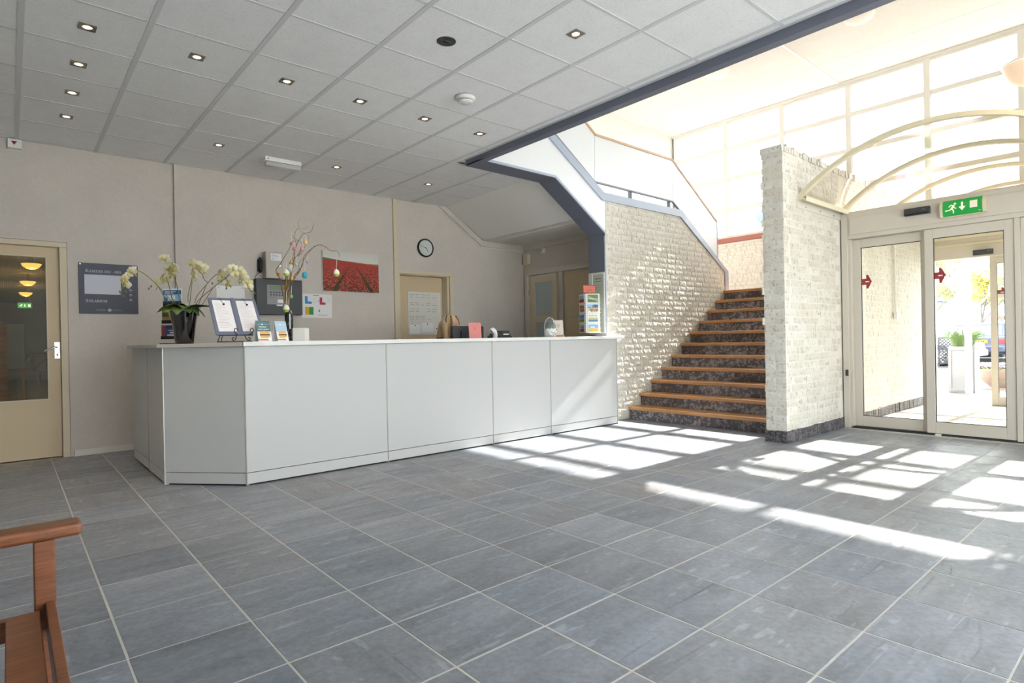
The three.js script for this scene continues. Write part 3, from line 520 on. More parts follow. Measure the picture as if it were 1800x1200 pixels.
/* ================= ON THE BACK WALL ================= */
const printMat = (t, rough = 0.6) => { const m = new THREE.MeshPhysicalMaterial({ map: t, roughness: rough }); m.name = 'print'; return m; };
function printFace(parent, w, h, x, y, z, t, name = 'print', turn = 0, rough = 0.6) { const o = mesh(name, new THREE.PlaneGeometry(w, h), printMat(t, rough), parent); o.position.set(x, y, z); o.rotation.y = turn; return o; }
{
  const s = thing('directory_sign', 'dark blue sign reading KAMERS 002 - 005 and SOLARIUM', 'sign', [0.78, 1.655, ZL]);
  mesh('plate', rb(-0.249, 0.249, -0.252, 0.252, 0, 0.012, 0.002), new THREE.MeshPhysicalMaterial({ color: H('#3c3f50'), roughness: 0.45 }), s);
  printFace(s, 0.496, 0.502, 0, 0, 0.0126, canvasTex(768, 776, (g, w, h) => {
    g.fillStyle = '#3c3f50'; g.fillRect(0, 0, w, h); g.fillStyle = '#c9cad2'; g.textBaseline = 'alphabetic';
    const caps = (big, rest, x, y, s) => { g.font = s + 'px serif'; g.fillText(big, x, y); const a = g.measureText(big).width; g.font = Math.round(s * 0.78) + 'px serif'; g.fillText(rest, x + a, y); };
    caps('K', 'AMERS 002 - 005', 80, 140, 68); caps('S', 'OLARIUM', 80, 600, 66);
    g.fillStyle = '#c9c9d8'; g.fillRect(70, 175, 470, 300);
    g.strokeStyle = '#c9cad2'; g.lineWidth = 5; for (const y of [330, 405, 480, 560]) { g.beginPath(); g.moveTo(668, y + 24); g.lineTo(668, y - 22); g.moveTo(644, y + 2); g.lineTo(668, y - 22); g.lineTo(692, y + 2); g.stroke(); }
    g.fillStyle = '#aeb0bd'; g.font = '24px serif'; g.fillText('FLETCHER', 210, 728); g.beginPath(); g.arc(385, 720, 24, 0, 7); g.fill(); g.fillText('H O T E L S', 425, 728);
    g.fillStyle = '#3c3f50'; g.font = 'italic 34px serif'; g.fillText('F', 374, 732);
  }), 'print', 0, 0.45);
  for (const [x, y] of [[-0.235, 0.238], [0.235, 0.238]]) mesh('screw', [cyl(0.005, 0.005, 0.003, 10).rotateX(Math.PI / 2).translate(x, y, 0.014)], M.chrome, s);
}
{
  const a = thing('fire_alarm_panel', 'black fire alarm control panel with grey keypad on back wall', 'alarm panel', [2.44, 1.62, ZB]);
  mesh('housing', rb(-0.27, 0.27, -0.21, 0.21, 0, 0.085, 0.008, 2), M.charcoal, a);
  mesh('keypad_plate', rb(-0.15, 0.11, -0.09, 0.14, 0.085, 0.092, 0.003), new THREE.MeshPhysicalMaterial({ color: H('#8b8b92'), roughness: 0.5 }), a);
  mesh('display', rb(-0.12, 0.06, 0.085, 0.13, 0.092, 0.095, 0.001), new THREE.MeshPhysicalMaterial({ color: H('#50683a'), roughness: 0.3 }), a);
  for (let i = 0; i < 5; i++) for (let k = 0; k < 2; k++) mesh('button', rb(-0.115 + i * 0.034, -0.097 + i * 0.034, 0.045 - k * 0.03, 0.06 - k * 0.03, 0.092, 0.097, 0.001), M.black, a);
  mesh('label_strip', [bx(-0.12, -0.05, -0.012, 0.004, 0.092, 0.094)], new THREE.MeshPhysicalMaterial({ color: H('#a9835a'), roughness: 0.6 }), a);
  mesh('label_strip', [bx(-0.03, 0.06, -0.07, -0.03, 0.092, 0.094), bx(-0.04, 0.03, -0.105, -0.09, 0.085, 0.088)], M.white_plastic, a);
  const b = thing('key_box', 'grey metal key box with a notice on its door', 'box', [2.37, 1.988, ZB]);
  mesh('body', rb(-0.10, 0.098, -0.155, 0.155, 0, 0.13, 0.004), new THREE.MeshPhysicalMaterial({ color: H('#b3aca1'), roughness: 0.5 }), b);
  mesh('door', rb(-0.094, 0.092, -0.15, 0.15, 0.131, 0.135, 0.002), new THREE.MeshPhysicalMaterial({ color: H('#b9b2a7'), roughness: 0.5 }), b);
  printFace(b, 0.125, 0.085, 0.02, 0.095, 0.1362, canvasTex(128, 88, (g) => { g.fillStyle = '#e9e9ec'; g.fillRect(0, 0, 128, 88); g.fillStyle = '#8a8a94'; [10, 22, 34, 52, 64, 76].forEach((y, i) => g.fillRect(12, y, [30, 70, 84, 26, 60, 20][i], 3)); }), 'notice');
  mesh('lock', [cyl(0.011, 0.011, 0.012, 14).rotateX(Math.PI / 2).translate(0.055, -0.005, 0.14)], M.chrome, b);
  mesh('warning_sticker', [bx(0.02, 0.05, -0.125, -0.09, 0.135, 0.1362)], new THREE.MeshPhysicalMaterial({ color: H('#c23528'), roughness: 0.5 }), b);
  mesh('warning_sticker', [bx(0.052, 0.085, -0.125, -0.095, 0.135, 0.1362)], new THREE.MeshPhysicalMaterial({ color: H('#d9a02c'), roughness: 0.5 }), b);
  const p = thing('telephone_handset', 'black telephone handset hanging beside the grey key box', 'telephone', [2.235, 1.985, ZB]);
  mesh('cradle', rb(-0.022, 0.022, -0.07, 0.075, 0, 0.03, 0.006), M.black, p); mesh('handset', [tube([[0, 0.085, 0.045], [0, 0.07, 0.06], [0, 0, 0.068], [0, -0.06, 0.06], [0, -0.078, 0.045]], 0.016, 20, 8)], M.black, p);
  mesh('cord', [tube([[0, -0.08, 0.04], [-0.025, -0.10, 0.03], [-0.04, -0.12, 0.02], [-0.045, -0.14, 0.012]], 0.003, 16, 6)], M.black, p);
}
{
  const c = thing('building_chart', 'white laminated chart with coloured L shapes on back wall', 'chart', [2.922, 1.53, ZB]);
  mesh('sheet', rb(-0.193, 0.193, -0.147, 0.147, 0, 0.004, 0.001), M.paper, c);
  printFace(c, 0.38, 0.288, 0, 0, 0.0046, canvasTex(380, 288, (g) => {
    g.fillStyle = '#e6e5e6'; g.fillRect(0, 0, 380, 288); g.fillStyle = '#555'; for (const [x, w] of [[140, 12], [155, 16], [176, 22], [201, 12]]) g.fillRect(x, 10, w, 8);
    g.fillStyle = '#2f83c8'; g.fillRect(38, 26, 34, 92); g.fillRect(38, 90, 84, 28); g.fillStyle = '#2c8a55'; g.fillRect(88, 104, 34, 14);
    g.fillStyle = '#b02a4a'; g.fillRect(224, 36, 34, 90); g.fillRect(224, 98, 76, 28); g.fillRect(204, 76, 12, 12);
    g.fillStyle = '#d6a92a'; g.fillRect(38, 158, 52, 96); g.fillStyle = '#2f8f3c'; g.fillRect(90, 158, 54, 96);
    g.fillStyle = '#666'; g.fillRect(210, 188, 14, 30); g.fillRect(200, 256, 120, 4); g.fillStyle = '#bbb'; for (let i = 0; i < 6; i++) { g.fillRect(140, 40 + i * 12, 40, 2); g.fillRect(320, 40 + i * 12, 40, 2); }
  }));
  const n = thing('wall_notice', 'pale paper notice pinned to back wall behind the orchid', 'notice', [1.92, 1.665, ZB]);
  mesh('sheet', rb(-0.15, 0.15, -0.07, 0.07, 0, 0.003, 0.001), M.paper, n); for (const s of [-1, 1]) mesh('pin', [cyl(0.006, 0.006, 0.006, 10).rotateX(Math.PI / 2).translate(s * 0.125, 0.05, 0.005)], M.blue_stringer, n);
}
{
  const q = rng(99), t = thing('tulip_canvas', 'canvas print of a red tulip field on back wall', 'picture', [3.378, 1.976, ZB]);
  mesh('canvas', rb(-0.387, 0.387, -0.254, 0.254, 0, 0.032, 0.003), M.paper, t);
  printFace(t, 0.77, 0.504, 0, 0, 0.0326, canvasTex(770, 504, (g, w, h) => {
    const sky = g.createLinearGradient(0, 0, 0, 110); sky.addColorStop(0, '#cfcdc6'); sky.addColorStop(1, '#d9d6cf'); g.fillStyle = sky; g.fillRect(0, 0, w, 130);
    g.fillStyle = '#5f7245'; g.beginPath(); g.moveTo(0, 84); g.lineTo(260, 112); g.lineTo(w, 138); g.lineTo(w, 160); g.lineTo(0, 130); g.fill(); g.fillStyle = '#b7a24a'; g.beginPath(); g.moveTo(470, 122); g.lineTo(w, 140); g.lineTo(w, 152); g.lineTo(430, 126); g.fill();
    g.fillStyle = '#b1443c'; g.beginPath(); g.moveTo(0, 108); g.lineTo(380, 120); g.lineTo(w, 148); g.lineTo(w, h); g.lineTo(0, h); g.fill();
    for (let i = 0; i < 9000; i++) { const y = 112 + 392 * Math.pow(q(), 0.75), s = 1 + (y - 110) / 60, x = q() * w, row = (x - 400) / (y - 95), gap = Math.min(Math.abs(row + 0.62), Math.abs(row - 0.66)) < 0.075; g.fillStyle = gap || q() < 0.18 + (y - 110) / 1500 ? ['#38452c', '#4a4f33', '#5d3a2c'][Math.floor(q() * 3)] : ['#c4514a', '#ad3a35', '#d26a60', '#9c2f2c'][Math.floor(q() * 4)]; g.beginPath(); g.ellipse(x, y, s * 1.1, s * 1.3, 0, 0, 7); g.fill(); }
  }), 'print', 0, 0.8);
}
{
  const c = thing('wall_clock', 'round black rimmed wall clock showing twelve minutes to five', 'clock', [4.515, 2.392, ZB]);
  mesh('case', [lathe([[0.001, 0], [0.125, 0], [0.131, 0.008], [0.131, 0.03], [0.122, 0.038], [0.112, 0.034], [0.110, 0.026]], 40).rotateX(Math.PI / 2)], M.black, c);
  const face = mesh('dial', new THREE.CircleGeometry(0.112, 40), printMat(canvasTex(256, 256, (g) => { g.fillStyle = '#dddcdc'; g.fillRect(0, 0, 256, 256); g.fillStyle = '#333'; g.font = '24px sans-serif'; g.textAlign = 'center'; g.textBaseline = 'middle'; for (let i = 1; i <= 12; i++) g.fillText(String(i), 128 + 96 * Math.sin(i * Math.PI / 6), 128 - 96 * Math.cos(i * Math.PI / 6)); for (let i = 0; i < 60; i++) { const a = i * Math.PI / 30; g.fillRect(127 + 120 * Math.sin(a), 127 - 120 * Math.cos(a), 2, 2); } })), c); face.position.z = 0.026;
  const hand = (deg, l, w) => { const a = -deg * Math.PI / 180, o = mesh('hand', bx(-w, w, -0.015, l, 0, 0.002), M.black, c); o.position.z = 0.0285; o.rotation.z = a; };
  hand(144, 0.062, 0.0035); hand(288, 0.088, 0.0025); mesh('cover_glass', [cyl(0.112, 0.112, 0.001, 36).rotateX(Math.PI / 2).translate(0, 0, 0.0345)], M.glass, c);
}
{
  const w = thing('whiteboard', 'whiteboard with handwritten rows and two paper sheets on office door', 'whiteboard', [4.585, 1.47, ZB - 0.16]), q = rng(5);
  mesh('board', rb(-0.275, 0.275, -0.306, 0.306, 0.001, 0.016, 0.003), M.white_plastic, w);
  printFace(w, 0.53, 0.596, 0, 0, 0.0166, canvasTex(530, 596, (g) => {
    g.fillStyle = '#dcdad3'; g.fillRect(0, 0, 530, 596); g.strokeStyle = '#b4b6ba'; g.lineWidth = 1; for (let y = 24; y < 400; y += 26) { g.beginPath(); g.moveTo(16, y); g.lineTo(500, y); g.stroke(); }
    const scrib = (x, y, l, c) => { g.strokeStyle = c; g.lineWidth = 3; g.beginPath(); g.moveTo(x, y); for (let i = 0; i < l; i += 6) g.lineTo(x + i, y + (q() - 0.5) * 13); g.stroke(); };
    [[20, '#6c7480'], [60, '#8a8f96'], [140, '#3c3f50'], [168, '#3c3f50'], [225, '#a25a5a'], [262, '#2c2f3a'], [330, '#33343f'], [352, '#a04a55'], [376, '#8a8f96']].forEach(([y, c]) => { for (let k = 0; k < 5; k++) if (q() < 0.8) scrib(20 + k * 95, y + 10, 44 + q() * 36, c); });
    scrib(30, 420, 40, '#6a6a70'); scrib(40, 450, 30, '#6a6a70');
  }));
  for (const [x, y, a, b] of [[-0.165, -0.225, 0.085, 0.065], [0.04, -0.205, 0.10, 0.065]]) { mesh('paper_sheet', [bx(x - a, x + a, y - b, y + b, 0.017, 0.0185)], M.paper, w); mesh('magnet', [cyl(0.008, 0.008, 0.006, 12).rotateX(Math.PI / 2).translate(x, y + b - 0.015, 0.021)], M.black, w); }
  mesh('magnet', [cyl(0.008, 0.008, 0.006, 12).rotateX(Math.PI / 2).translate(0.2, -0.22, 0.019)], M.black, w);
}
{
  const s = thing('pictogram_box', 'small white box with a red triangle under the ceiling above the door', 'sign', [0.07, 2.972, ZL]);
  mesh('box', rb(-0.05, 0.05, -0.042, 0.042, 0, 0.06, 0.003), M.white_plastic, s);
  const sh = new THREE.Shape([[-0.022, 0.014], [0.022, 0.014], [0, -0.022]].map(([x, y]) => new THREE.Vector2(x, y))); mesh('triangle', [new THREE.ExtrudeGeometry(sh, { depth: 0.001, bevelEnabled: false }).translate(-0.004, 0.006, 0.06)], new THREE.MeshPhysicalMaterial({ color: H('#8c1d28'), roughness: 0.5 }), s);
  const cam = thing('wall_sensor', 'small white motion sensor high on the office partition', 'sensor', [6.4, 2.45, -6.63], -Math.PI / 2);
  mesh('body', rb(-0.03, 0.03, -0.04, 0.035, 0, 0.05, 0.006), M.white_plastic, cam); mesh('lens', [bx(-0.02, -0.005, 0.0, 0.015, 0.05, 0.052)], M.black, cam);
  const sp = thing('wall_speaker', 'cream box speaker in the corner above the office door', 'speaker', [6.4, 2.35, -7.0], -Math.PI / 2);
  mesh('cabinet', rb(-0.055, 0.055, -0.085, 0.085, 0, 0.07, 0.006), M.cream_plastic, sp); mesh('grille', rb(-0.045, 0.045, -0.07, 0.07, 0.07, 0.074, 0.003), M.frame_beige, sp);
  const mi = thing('framed_notice', 'white framed notice on the end of the stair wall', 'notice', [5.738, 1.51, -4.955], -Math.PI / 2);
  mesh('frame', [bx(-0.105, 0.105, -0.385, -0.37, 0, 0.014), bx(-0.105, 0.105, 0.37, 0.385, 0, 0.014), bx(-0.105, -0.09, -0.37, 0.37, 0, 0.014), bx(0.09, 0.105, -0.37, 0.37, 0, 0.014)], M.white_plastic, mi);
  mesh('backing', bx(-0.09, 0.09, -0.37, 0.37, 0.001, 0.006), new THREE.MeshPhysicalMaterial({ color: H('#b6bdae'), roughness: 0.5 }), mi);
  printFace(mi, 0.178, 0.738, 0, 0, 0.0066, canvasTex(90, 370, (g) => { g.fillStyle = '#b6bdae'; g.fillRect(0, 0, 90, 370); g.fillStyle = '#5c6658'; g.fillRect(18, 26, 54, 5); g.fillRect(12, 44, 66, 3); for (let y = 70; y < 340; y += 14) { g.fillStyle = '#8b9486'; g.fillRect(14, y, 40 + (y * 7) % 24, 2); } }));
}
/* ================= ON THE LOW CEILING ================= */
{
  const glow = new THREE.MeshPhysicalMaterial({ color: H('#fff2d8'), emissive: C(1.0, 0.86, 0.62), emissiveIntensity: 5 }); glow.name = 'lamp_glow';
  const plate = new THREE.Shape([[-0.045, -0.045], [0.045, -0.045], [0.045, 0.045], [-0.045, 0.045]].map(([x, y]) => new THREE.Vector2(x, y))); plate.holes.push(new THREE.Path().absarc(0, 0, 0.027, 0, Math.PI * 2));
  const pg = new THREE.ExtrudeGeometry(plate, { depth: 0.004, bevelEnabled: false, curveSegments: 20 }).rotateX(Math.PI / 2), bronze = new THREE.MeshPhysicalMaterial({ color: H('#8f8677'), roughness: 0.35, metalness: 0.85 }), cupG = lathe([[0.03, -0.0055], [0.028, -0.006], [0.024, -0.002]], 20), bulbG = lathe([[0.025, -0.001], [0.02, -0.0035], [0.001, -0.0045]], 20);
  const spots = [[0.395, -4.39, 'first downlight of the row, nearest the left ceiling bar'], [0.397, -5.0, ''], [0.399, -5.59, ''], [0.40, -6.195, ''], [1.0, -4.39, ''], [1.605, -4.39, ''], [2.195, -4.39, ''], [2.81, -4.39, ''], [3.42, -4.39, ''], [1.59, -6.195, ''], [2.80, -6.195, ''], [4.0, -6.195, ''], [2.80, -2.57, '']];
  spots.forEach(([x, z], i) => {
    const ord = ['first', 'second', 'third', 'fourth', 'fifth'];
    const l = z === -2.57 ? 'square recessed downlight standing alone beyond the smoke detector' : x < 0.5 ? ['downlight where the counter row meets the line towards the glazed door', 'second downlight of the line towards the glazed door', 'third downlight of the line towards the glazed door', 'last downlight of the line, closest to the glazed door'][i] : z < -6 ? ['downlight beside the emergency light box near the back wall', 'downlight near the back wall above the tulip picture', 'downlight near the back wall by the sloping soffit'][i - 9] : ord[8 - i] + ' downlight of the counter row counted from the edge beam';
    const o = thing('downlight', l, 'downlight', [x, HC + 0.003, z], 0, x < 0.5 ? 'downlights leading to the glazed door' : z < -6 ? 'downlights along the back wall' : z > -3 ? undefined : 'downlights over the counter');
    mesh('bezel', pg, bronze, o); mesh('reflector', cupG, M.chrome, o); mesh('bulb', bulbG, glow, o);
    const s = new THREE.SpotLight(new THREE.Color(1, 0.82, 0.6), 0.9, 0, 0.7, 0.6); s.position.set(x, HC - 0.006, z); s.target.position.set(x, 0, z); s.castShadow = true; scene.add(s, s.target);
  });
  const sd = thing('smoke_detector', 'white round smoke detector on the suspended ceiling', 'smoke detector', [2.819, HC + 0.003, -3.80]);
  mesh('base', [lathe([[0.001, 0], [0.082, 0], [0.082, -0.018], [0.062, -0.03], [0.055, -0.028]], 32)], M.white_plastic, sd); mesh('vent_ring', [cyl(0.054, 0.054, 0.012, 32).translate(0, -0.028, 0)], M.charcoal, sd); mesh('cap', [lathe([[0.058, -0.033], [0.058, -0.042], [0.045, -0.05], [0.001, -0.053]], 32)], M.white_plastic, sd);
  const dk = thing('ceiling_socket', 'dark round recessed fitting in the suspended ceiling', 'fitting', [2.204, HC + 0.0035, -3.165]);
  mesh('disc', [lathe([[0.001, -0.004], [0.05, -0.004], [0.056, -0.007], [0.062, -0.004], [0.062, 0]], 36)], M.charcoal, dk); mesh('latch', [bx(-0.015, 0.015, -0.008, -0.004, -0.012, 0.012)], M.black, dk); mesh('latch_edge', [bx(-0.03, 0.028, -0.0085, -0.0065, 0.013, 0.016)], M.steel, dk);
  const em = thing('emergency_light', 'white emergency light box hanging from the ceiling by the back wall', 'emergency light', [2.235, HC, -6.29]);
  mesh('housing', rb(-0.19, 0.19, -0.045, 0.0, -0.045, 0.045, 0.004), M.white_plastic, em); mesh('diffuser', [rb(-0.185, 0.185, -0.092, -0.046, -0.04, 0.04, 0.012, 2)], new THREE.MeshPhysicalMaterial({ color: H('#e9e9e6'), roughness: 0.3, transmission: 0.5, thickness: 0 }), em); mesh('indicator', [bx(-0.165, -0.155, -0.03, -0.02, 0.045, 0.047)], M.black, em);
}

/* ================= ON THE COUNTER ================= */
const CT = 1.085, CW = 1.079, YAW = -0.71;                   // heights of the two tops
const green = new THREE.MeshPhysicalMaterial({ color: H('#4f6a36'), roughness: 0.45 }), greenD = new THREE.MeshPhysicalMaterial({ color: H('#3b5230'), roughness: 0.4 }), stemM = new THREE.MeshPhysicalMaterial({ color: H('#6b7a45'), roughness: 0.6 });
function leafGeo(len, wid, droop, seed) {                    // a strap leaf along +x that bends down
  const nu = 9, nv = 4, pos = [], at = (i, j) => { const t = i / nu, s = (j / nv - 0.5) * 2, w = wid * Math.sin(Math.PI * Math.pow(t * 0.93 + 0.05, 0.8)) * 0.5 + 0.004; return [len * t * (1 - 0.18 * droop * t), 0.10 * len * Math.sin(t * 2.2) - droop * len * t * t * 0.55 + Math.abs(s) * w * 0.25, s * w]; };
  for (const side of [0, 1]) for (let i = 0; i < nu; i++) for (let j = 0; j < nv; j++) { const o = (p) => [p[0], p[1] - side * 0.0022, p[2]], a = o(at(i, j)), b = o(at(i + 1, j)), c = o(at(i + 1, j + 1)), d = o(at(i, j + 1)); if (side) pos.push(...a, ...b, ...c, ...a, ...c, ...d); else pos.push(...a, ...c, ...b, ...a, ...d, ...c); }
  let g = new THREE.BufferGeometry(); g.setAttribute('position', new THREE.Float32BufferAttribute(pos, 3)); g = mergeVertices(g); g.computeVertexNormals(); return g;
}
{
  const q = rng(41), o = thing('orchid', 'pale yellow orchid with arching stems in a tall black pot', 'orchid', [1.115, CW, -5.50], YAW);
  mesh('pot', [lathe([[0.001, 0], [0.066, 0], [0.069, 0.006], [0.086, 0.15], [0.106, 0.27], [0.1075, 0.276], [0.101, 0.274], [0.097, 0.25], [0.001, 0.245]], 40)], M.black_gloss, o);
  mesh('potting_bark', [lathe([[0.097, 0.25], [0.06, 0.262], [0.001, 0.268]], 24)], new THREE.MeshPhysicalMaterial({ color: H('#4a3a2c'), roughness: 1 }), o);
  const S = 1 / 206, P = (x, y, z = 0) => [(x - 319) * S, (600 - y) * S, z];
  [[0.22, 0.10, 0.22, 3.0], [0.19, 0.12, 0.45, 3.7], [0.15, 0.125, 0.75, 5.5], [0.23, 0.10, 0.02, 0.1], [0.17, 0.12, 0.7, 4.9], [0.17, 0.11, 0.55, 4.2], [0.2, 0.10, 0.3, 1.6], [0.17, 0.08, 0.85, 0.2], [0.17, 0.08, 0.9, 5.95]].forEach(([l, w, d, a], i) => { const m = mesh('leaf', leafGeo(l * 1.12, w * 1.3, d, i), i % 3 ? green : greenD, o); m.position.set(0, 0.285 + 0.012 * (i % 3), 0); m.rotation.y = a; });
  const stems = [[[302, 530], [296, 522], [275, 497], [255, 478], [243, 473], [231, 480], [224, 497], [219, 515]], [[304, 528], [298, 520], [289, 492], [282, 478], [274, 483], [267, 497], [262, 504]], [[315, 528], [313, 518], [306, 485], [300, 466], [295, 458], [288, 455]], [[327, 528], [328, 520], [336, 492], [343, 475], [350, 466], [358, 478], [364, 492], [372, 497]], [[338, 530], [341, 518], [355, 500], [370, 483], [380, 478], [390, 492], [395, 503]], [[340, 532], [345, 526], [370, 506], [398, 486], [412, 474], [424, 480], [433, 498], [442, 514]]];
  stems.forEach((s, i) => { const z = [0.03, -0.04, 0.02, 0.04, -0.03, 0.03][i]; mesh('stem', tube(s.map(([x, y], k) => P(x, y, z * k / 3)), 0.0028, 40, 6), stemM, o); mesh('support_stick', rod([P(s[0][0], 535)[0], 0.25, 0], P(s[2][0] + 1, s[2][1], z * 0.6), 0.0022, 6), greenD, o); });
  const petal = (a, l, w, z) => new THREE.SphereGeometry(1, 8, 5).scale(w, l, 0.0035).translate(0, l * 0.9, 0).rotateX(-0.25).rotateZ(a).translate(0, 0, z);
  const fg = [0, 1, 2].map((v) => merge([petal(0, 0.016, 0.012, 0), petal(2.2, 0.016, 0.011, 0), petal(-2.2, 0.016, 0.011, 0), petal(1.2, 0.018, 0.017, 0.003), petal(-1.2, 0.018, 0.017, 0.003)].map((g) => g.rotateZ(v * 0.3))));
  const lip = merge([new THREE.SphereGeometry(0.007, 8, 6).scale(1, 1.3, 1).translate(0, -0.004, 0.008), new THREE.SphereGeometry(0.004, 6, 5).translate(0, 0.004, 0.01)]);
  const cream = ['#f3edcb', '#efe6bb', '#f7f2da'].map((h) => new THREE.MeshPhysicalMaterial({ color: H(h), roughness: 0.7, transmission: 0.25, thickness: 0 })), gold = new THREE.MeshPhysicalMaterial({ color: H('#cdbb5c'), roughness: 0.6 });
  [[238, 474, 0], [232, 481, 0], [229, 490, 0], [227, 497, 0], [244, 477, 0], [225, 488, 0], [280, 482, 1], [285, 488, 1], [274, 488, 1], [270, 493, 1], [290, 481, 1], [290, 453, 2], [297, 455, 2], [302, 468, 2], [308, 466, 2], [297, 470, 2], [311, 472, 2], [304, 476, 2], [343, 463, 3], [349, 466, 3], [355, 473, 3], [361, 478, 3], [347, 480, 3], [350, 490, 3], [362, 471, 3], [376, 478, 4], [384, 484, 4], [382, 492, 4], [391, 497, 4], [404, 478, 5], [412, 473, 5], [420, 477, 5], [426, 483, 5], [430, 491, 5], [434, 499, 5], [422, 494, 5], [436, 505, 5], [416, 484, 5]].forEach(([x, y, s], i) => {
    const f = mesh('flower', fg[i % 3], cream[Math.floor(q() * 3)], o), z = [0.03, -0.04, 0.02, 0.04, -0.03, 0.03][s] * 1.6; f.position.set(...P(x, y, z + (q() - 0.3) * 0.05)); f.rotation.set((q() - 0.3) * 0.9, (q() - 0.5) * 1.8, (q() - 0.5) * 1.4); const sc = 1.12 + q() * 0.4; f.scale.setScalar(sc); mesh('lip', lip, gold, f);
  });
  [[218, 516, 0], [212, 508, 0], [222, 508, 0], [262, 504, 1], [266, 500, 1], [371, 497, 3], [395, 506, 4], [443, 515, 5], [438, 511, 5]].forEach(([x, y]) => mesh('bud', [new THREE.SphereGeometry(0.009, 8, 6).scale(0.8, 1.2, 0.8).translate(...P(x, y, 0.02))], stemM, o));
}
/* leaflet rack with three brochures behind the pot */
{
  const o = thing('leaflet_stand', 'black wire leaflet stand behind the orchid pot', 'stand', [1.12, CW, -5.95], YAW);
  mesh('base', rb(-0.10, 0.07, 0, 0.012, -0.05, 0.05, 0.003), M.charcoal, o); mesh('pole', rod([0.02, 0.01, -0.02], [0.0, 0.46, -0.02], 0.004, 8), M.black, o);
  for (const [y, x] of [[0.05, -0.02], [0.19, -0.01], [0.34, 0.005]]) mesh('pocket', [bx(x - 0.075, x + 0.075, y - 0.004, y, -0.01, 0.035), bx(x - 0.075, x + 0.075, y, y + 0.025, 0.03, 0.034)], M.black, o);
  const cover = (bg, f) => canvasTex(150, 150, (g) => { g.fillStyle = bg; g.fillRect(0, 0, 150, 150); f(g); });
  const arts = [cover('#e9edf0', (g) => { g.fillStyle = '#2f5f9e'; g.fillRect(0, 14, 150, 50); g.fillStyle = '#9cc0e0'; g.fillRect(0, 50, 150, 60); g.fillStyle = '#dfe6ea'; g.fillRect(30, 60, 70, 34); g.fillStyle = '#55738f'; g.fillRect(10, 76, 30, 30); g.fillStyle = '#2a3a50'; g.fillRect(0, 108, 150, 42); g.fillStyle = '#fff'; g.fillRect(16, 24, 90, 5); g.fillRect(16, 36, 70, 5); }),
    cover('#8f9a4a', (g) => { g.fillStyle = '#b4bd62'; g.fillRect(30, 30, 120, 50); g.fillStyle = '#5d5a34'; g.fillRect(0, 50, 60, 40); g.fillStyle = '#b98f79'; for (let i = 0; i < 9; i++) { g.beginPath(); g.arc(10 + i * 17, 110 + (i % 3) * 10, 13, 0, 7); g.fill(); } g.fillStyle = '#e6dcd0'; g.fillRect(0, 138, 150, 12); }),
    cover('#3f4c86', (g) => { g.fillStyle = '#e8e6e8'; g.fillRect(0, 0, 150, 18); g.fillStyle = '#8e4a48'; g.fillRect(0, 18, 34, 132); g.fillStyle = '#2c3664'; g.fillRect(40, 20, 100, 30); g.fillStyle = '#d8dce8'; g.fillRect(60, 66, 60, 5); g.beginPath(); g.ellipse(92, 92, 22, 8, 0, 0, 7); g.fill(); g.fillRect(50, 108, 84, 16); })];
  [[0.052, -0.02, 0.15, 0.135, 2, 'blue and maroon brochure with a white emblem in the lowest stand pocket'], [0.192, -0.012, 0.15, 0.14, 1, 'green holiday brochure in the middle pocket of the stand'], [0.342, 0.005, 0.165, 0.155, 0, 'blue brochure with a lake photo at the top of the stand']].forEach(([y, x, w, h, a, l]) => {
    const p = new THREE.Vector3(x, y, 0.015).applyAxisAngle(new THREE.Vector3(0, 1, 0), YAW), b = thing('brochure', l, 'brochure', [1.12 + p.x, CW + p.y, -5.95 + p.z], YAW, 'brochures in the leaflet stand');
    mesh('booklet', bx(-w / 2, w / 2, 0, h, -0.006, 0.006), M.paper, b); printFace(b, w, h, 0, h / 2, 0.0066, arts[a], 'cover');
  });
}
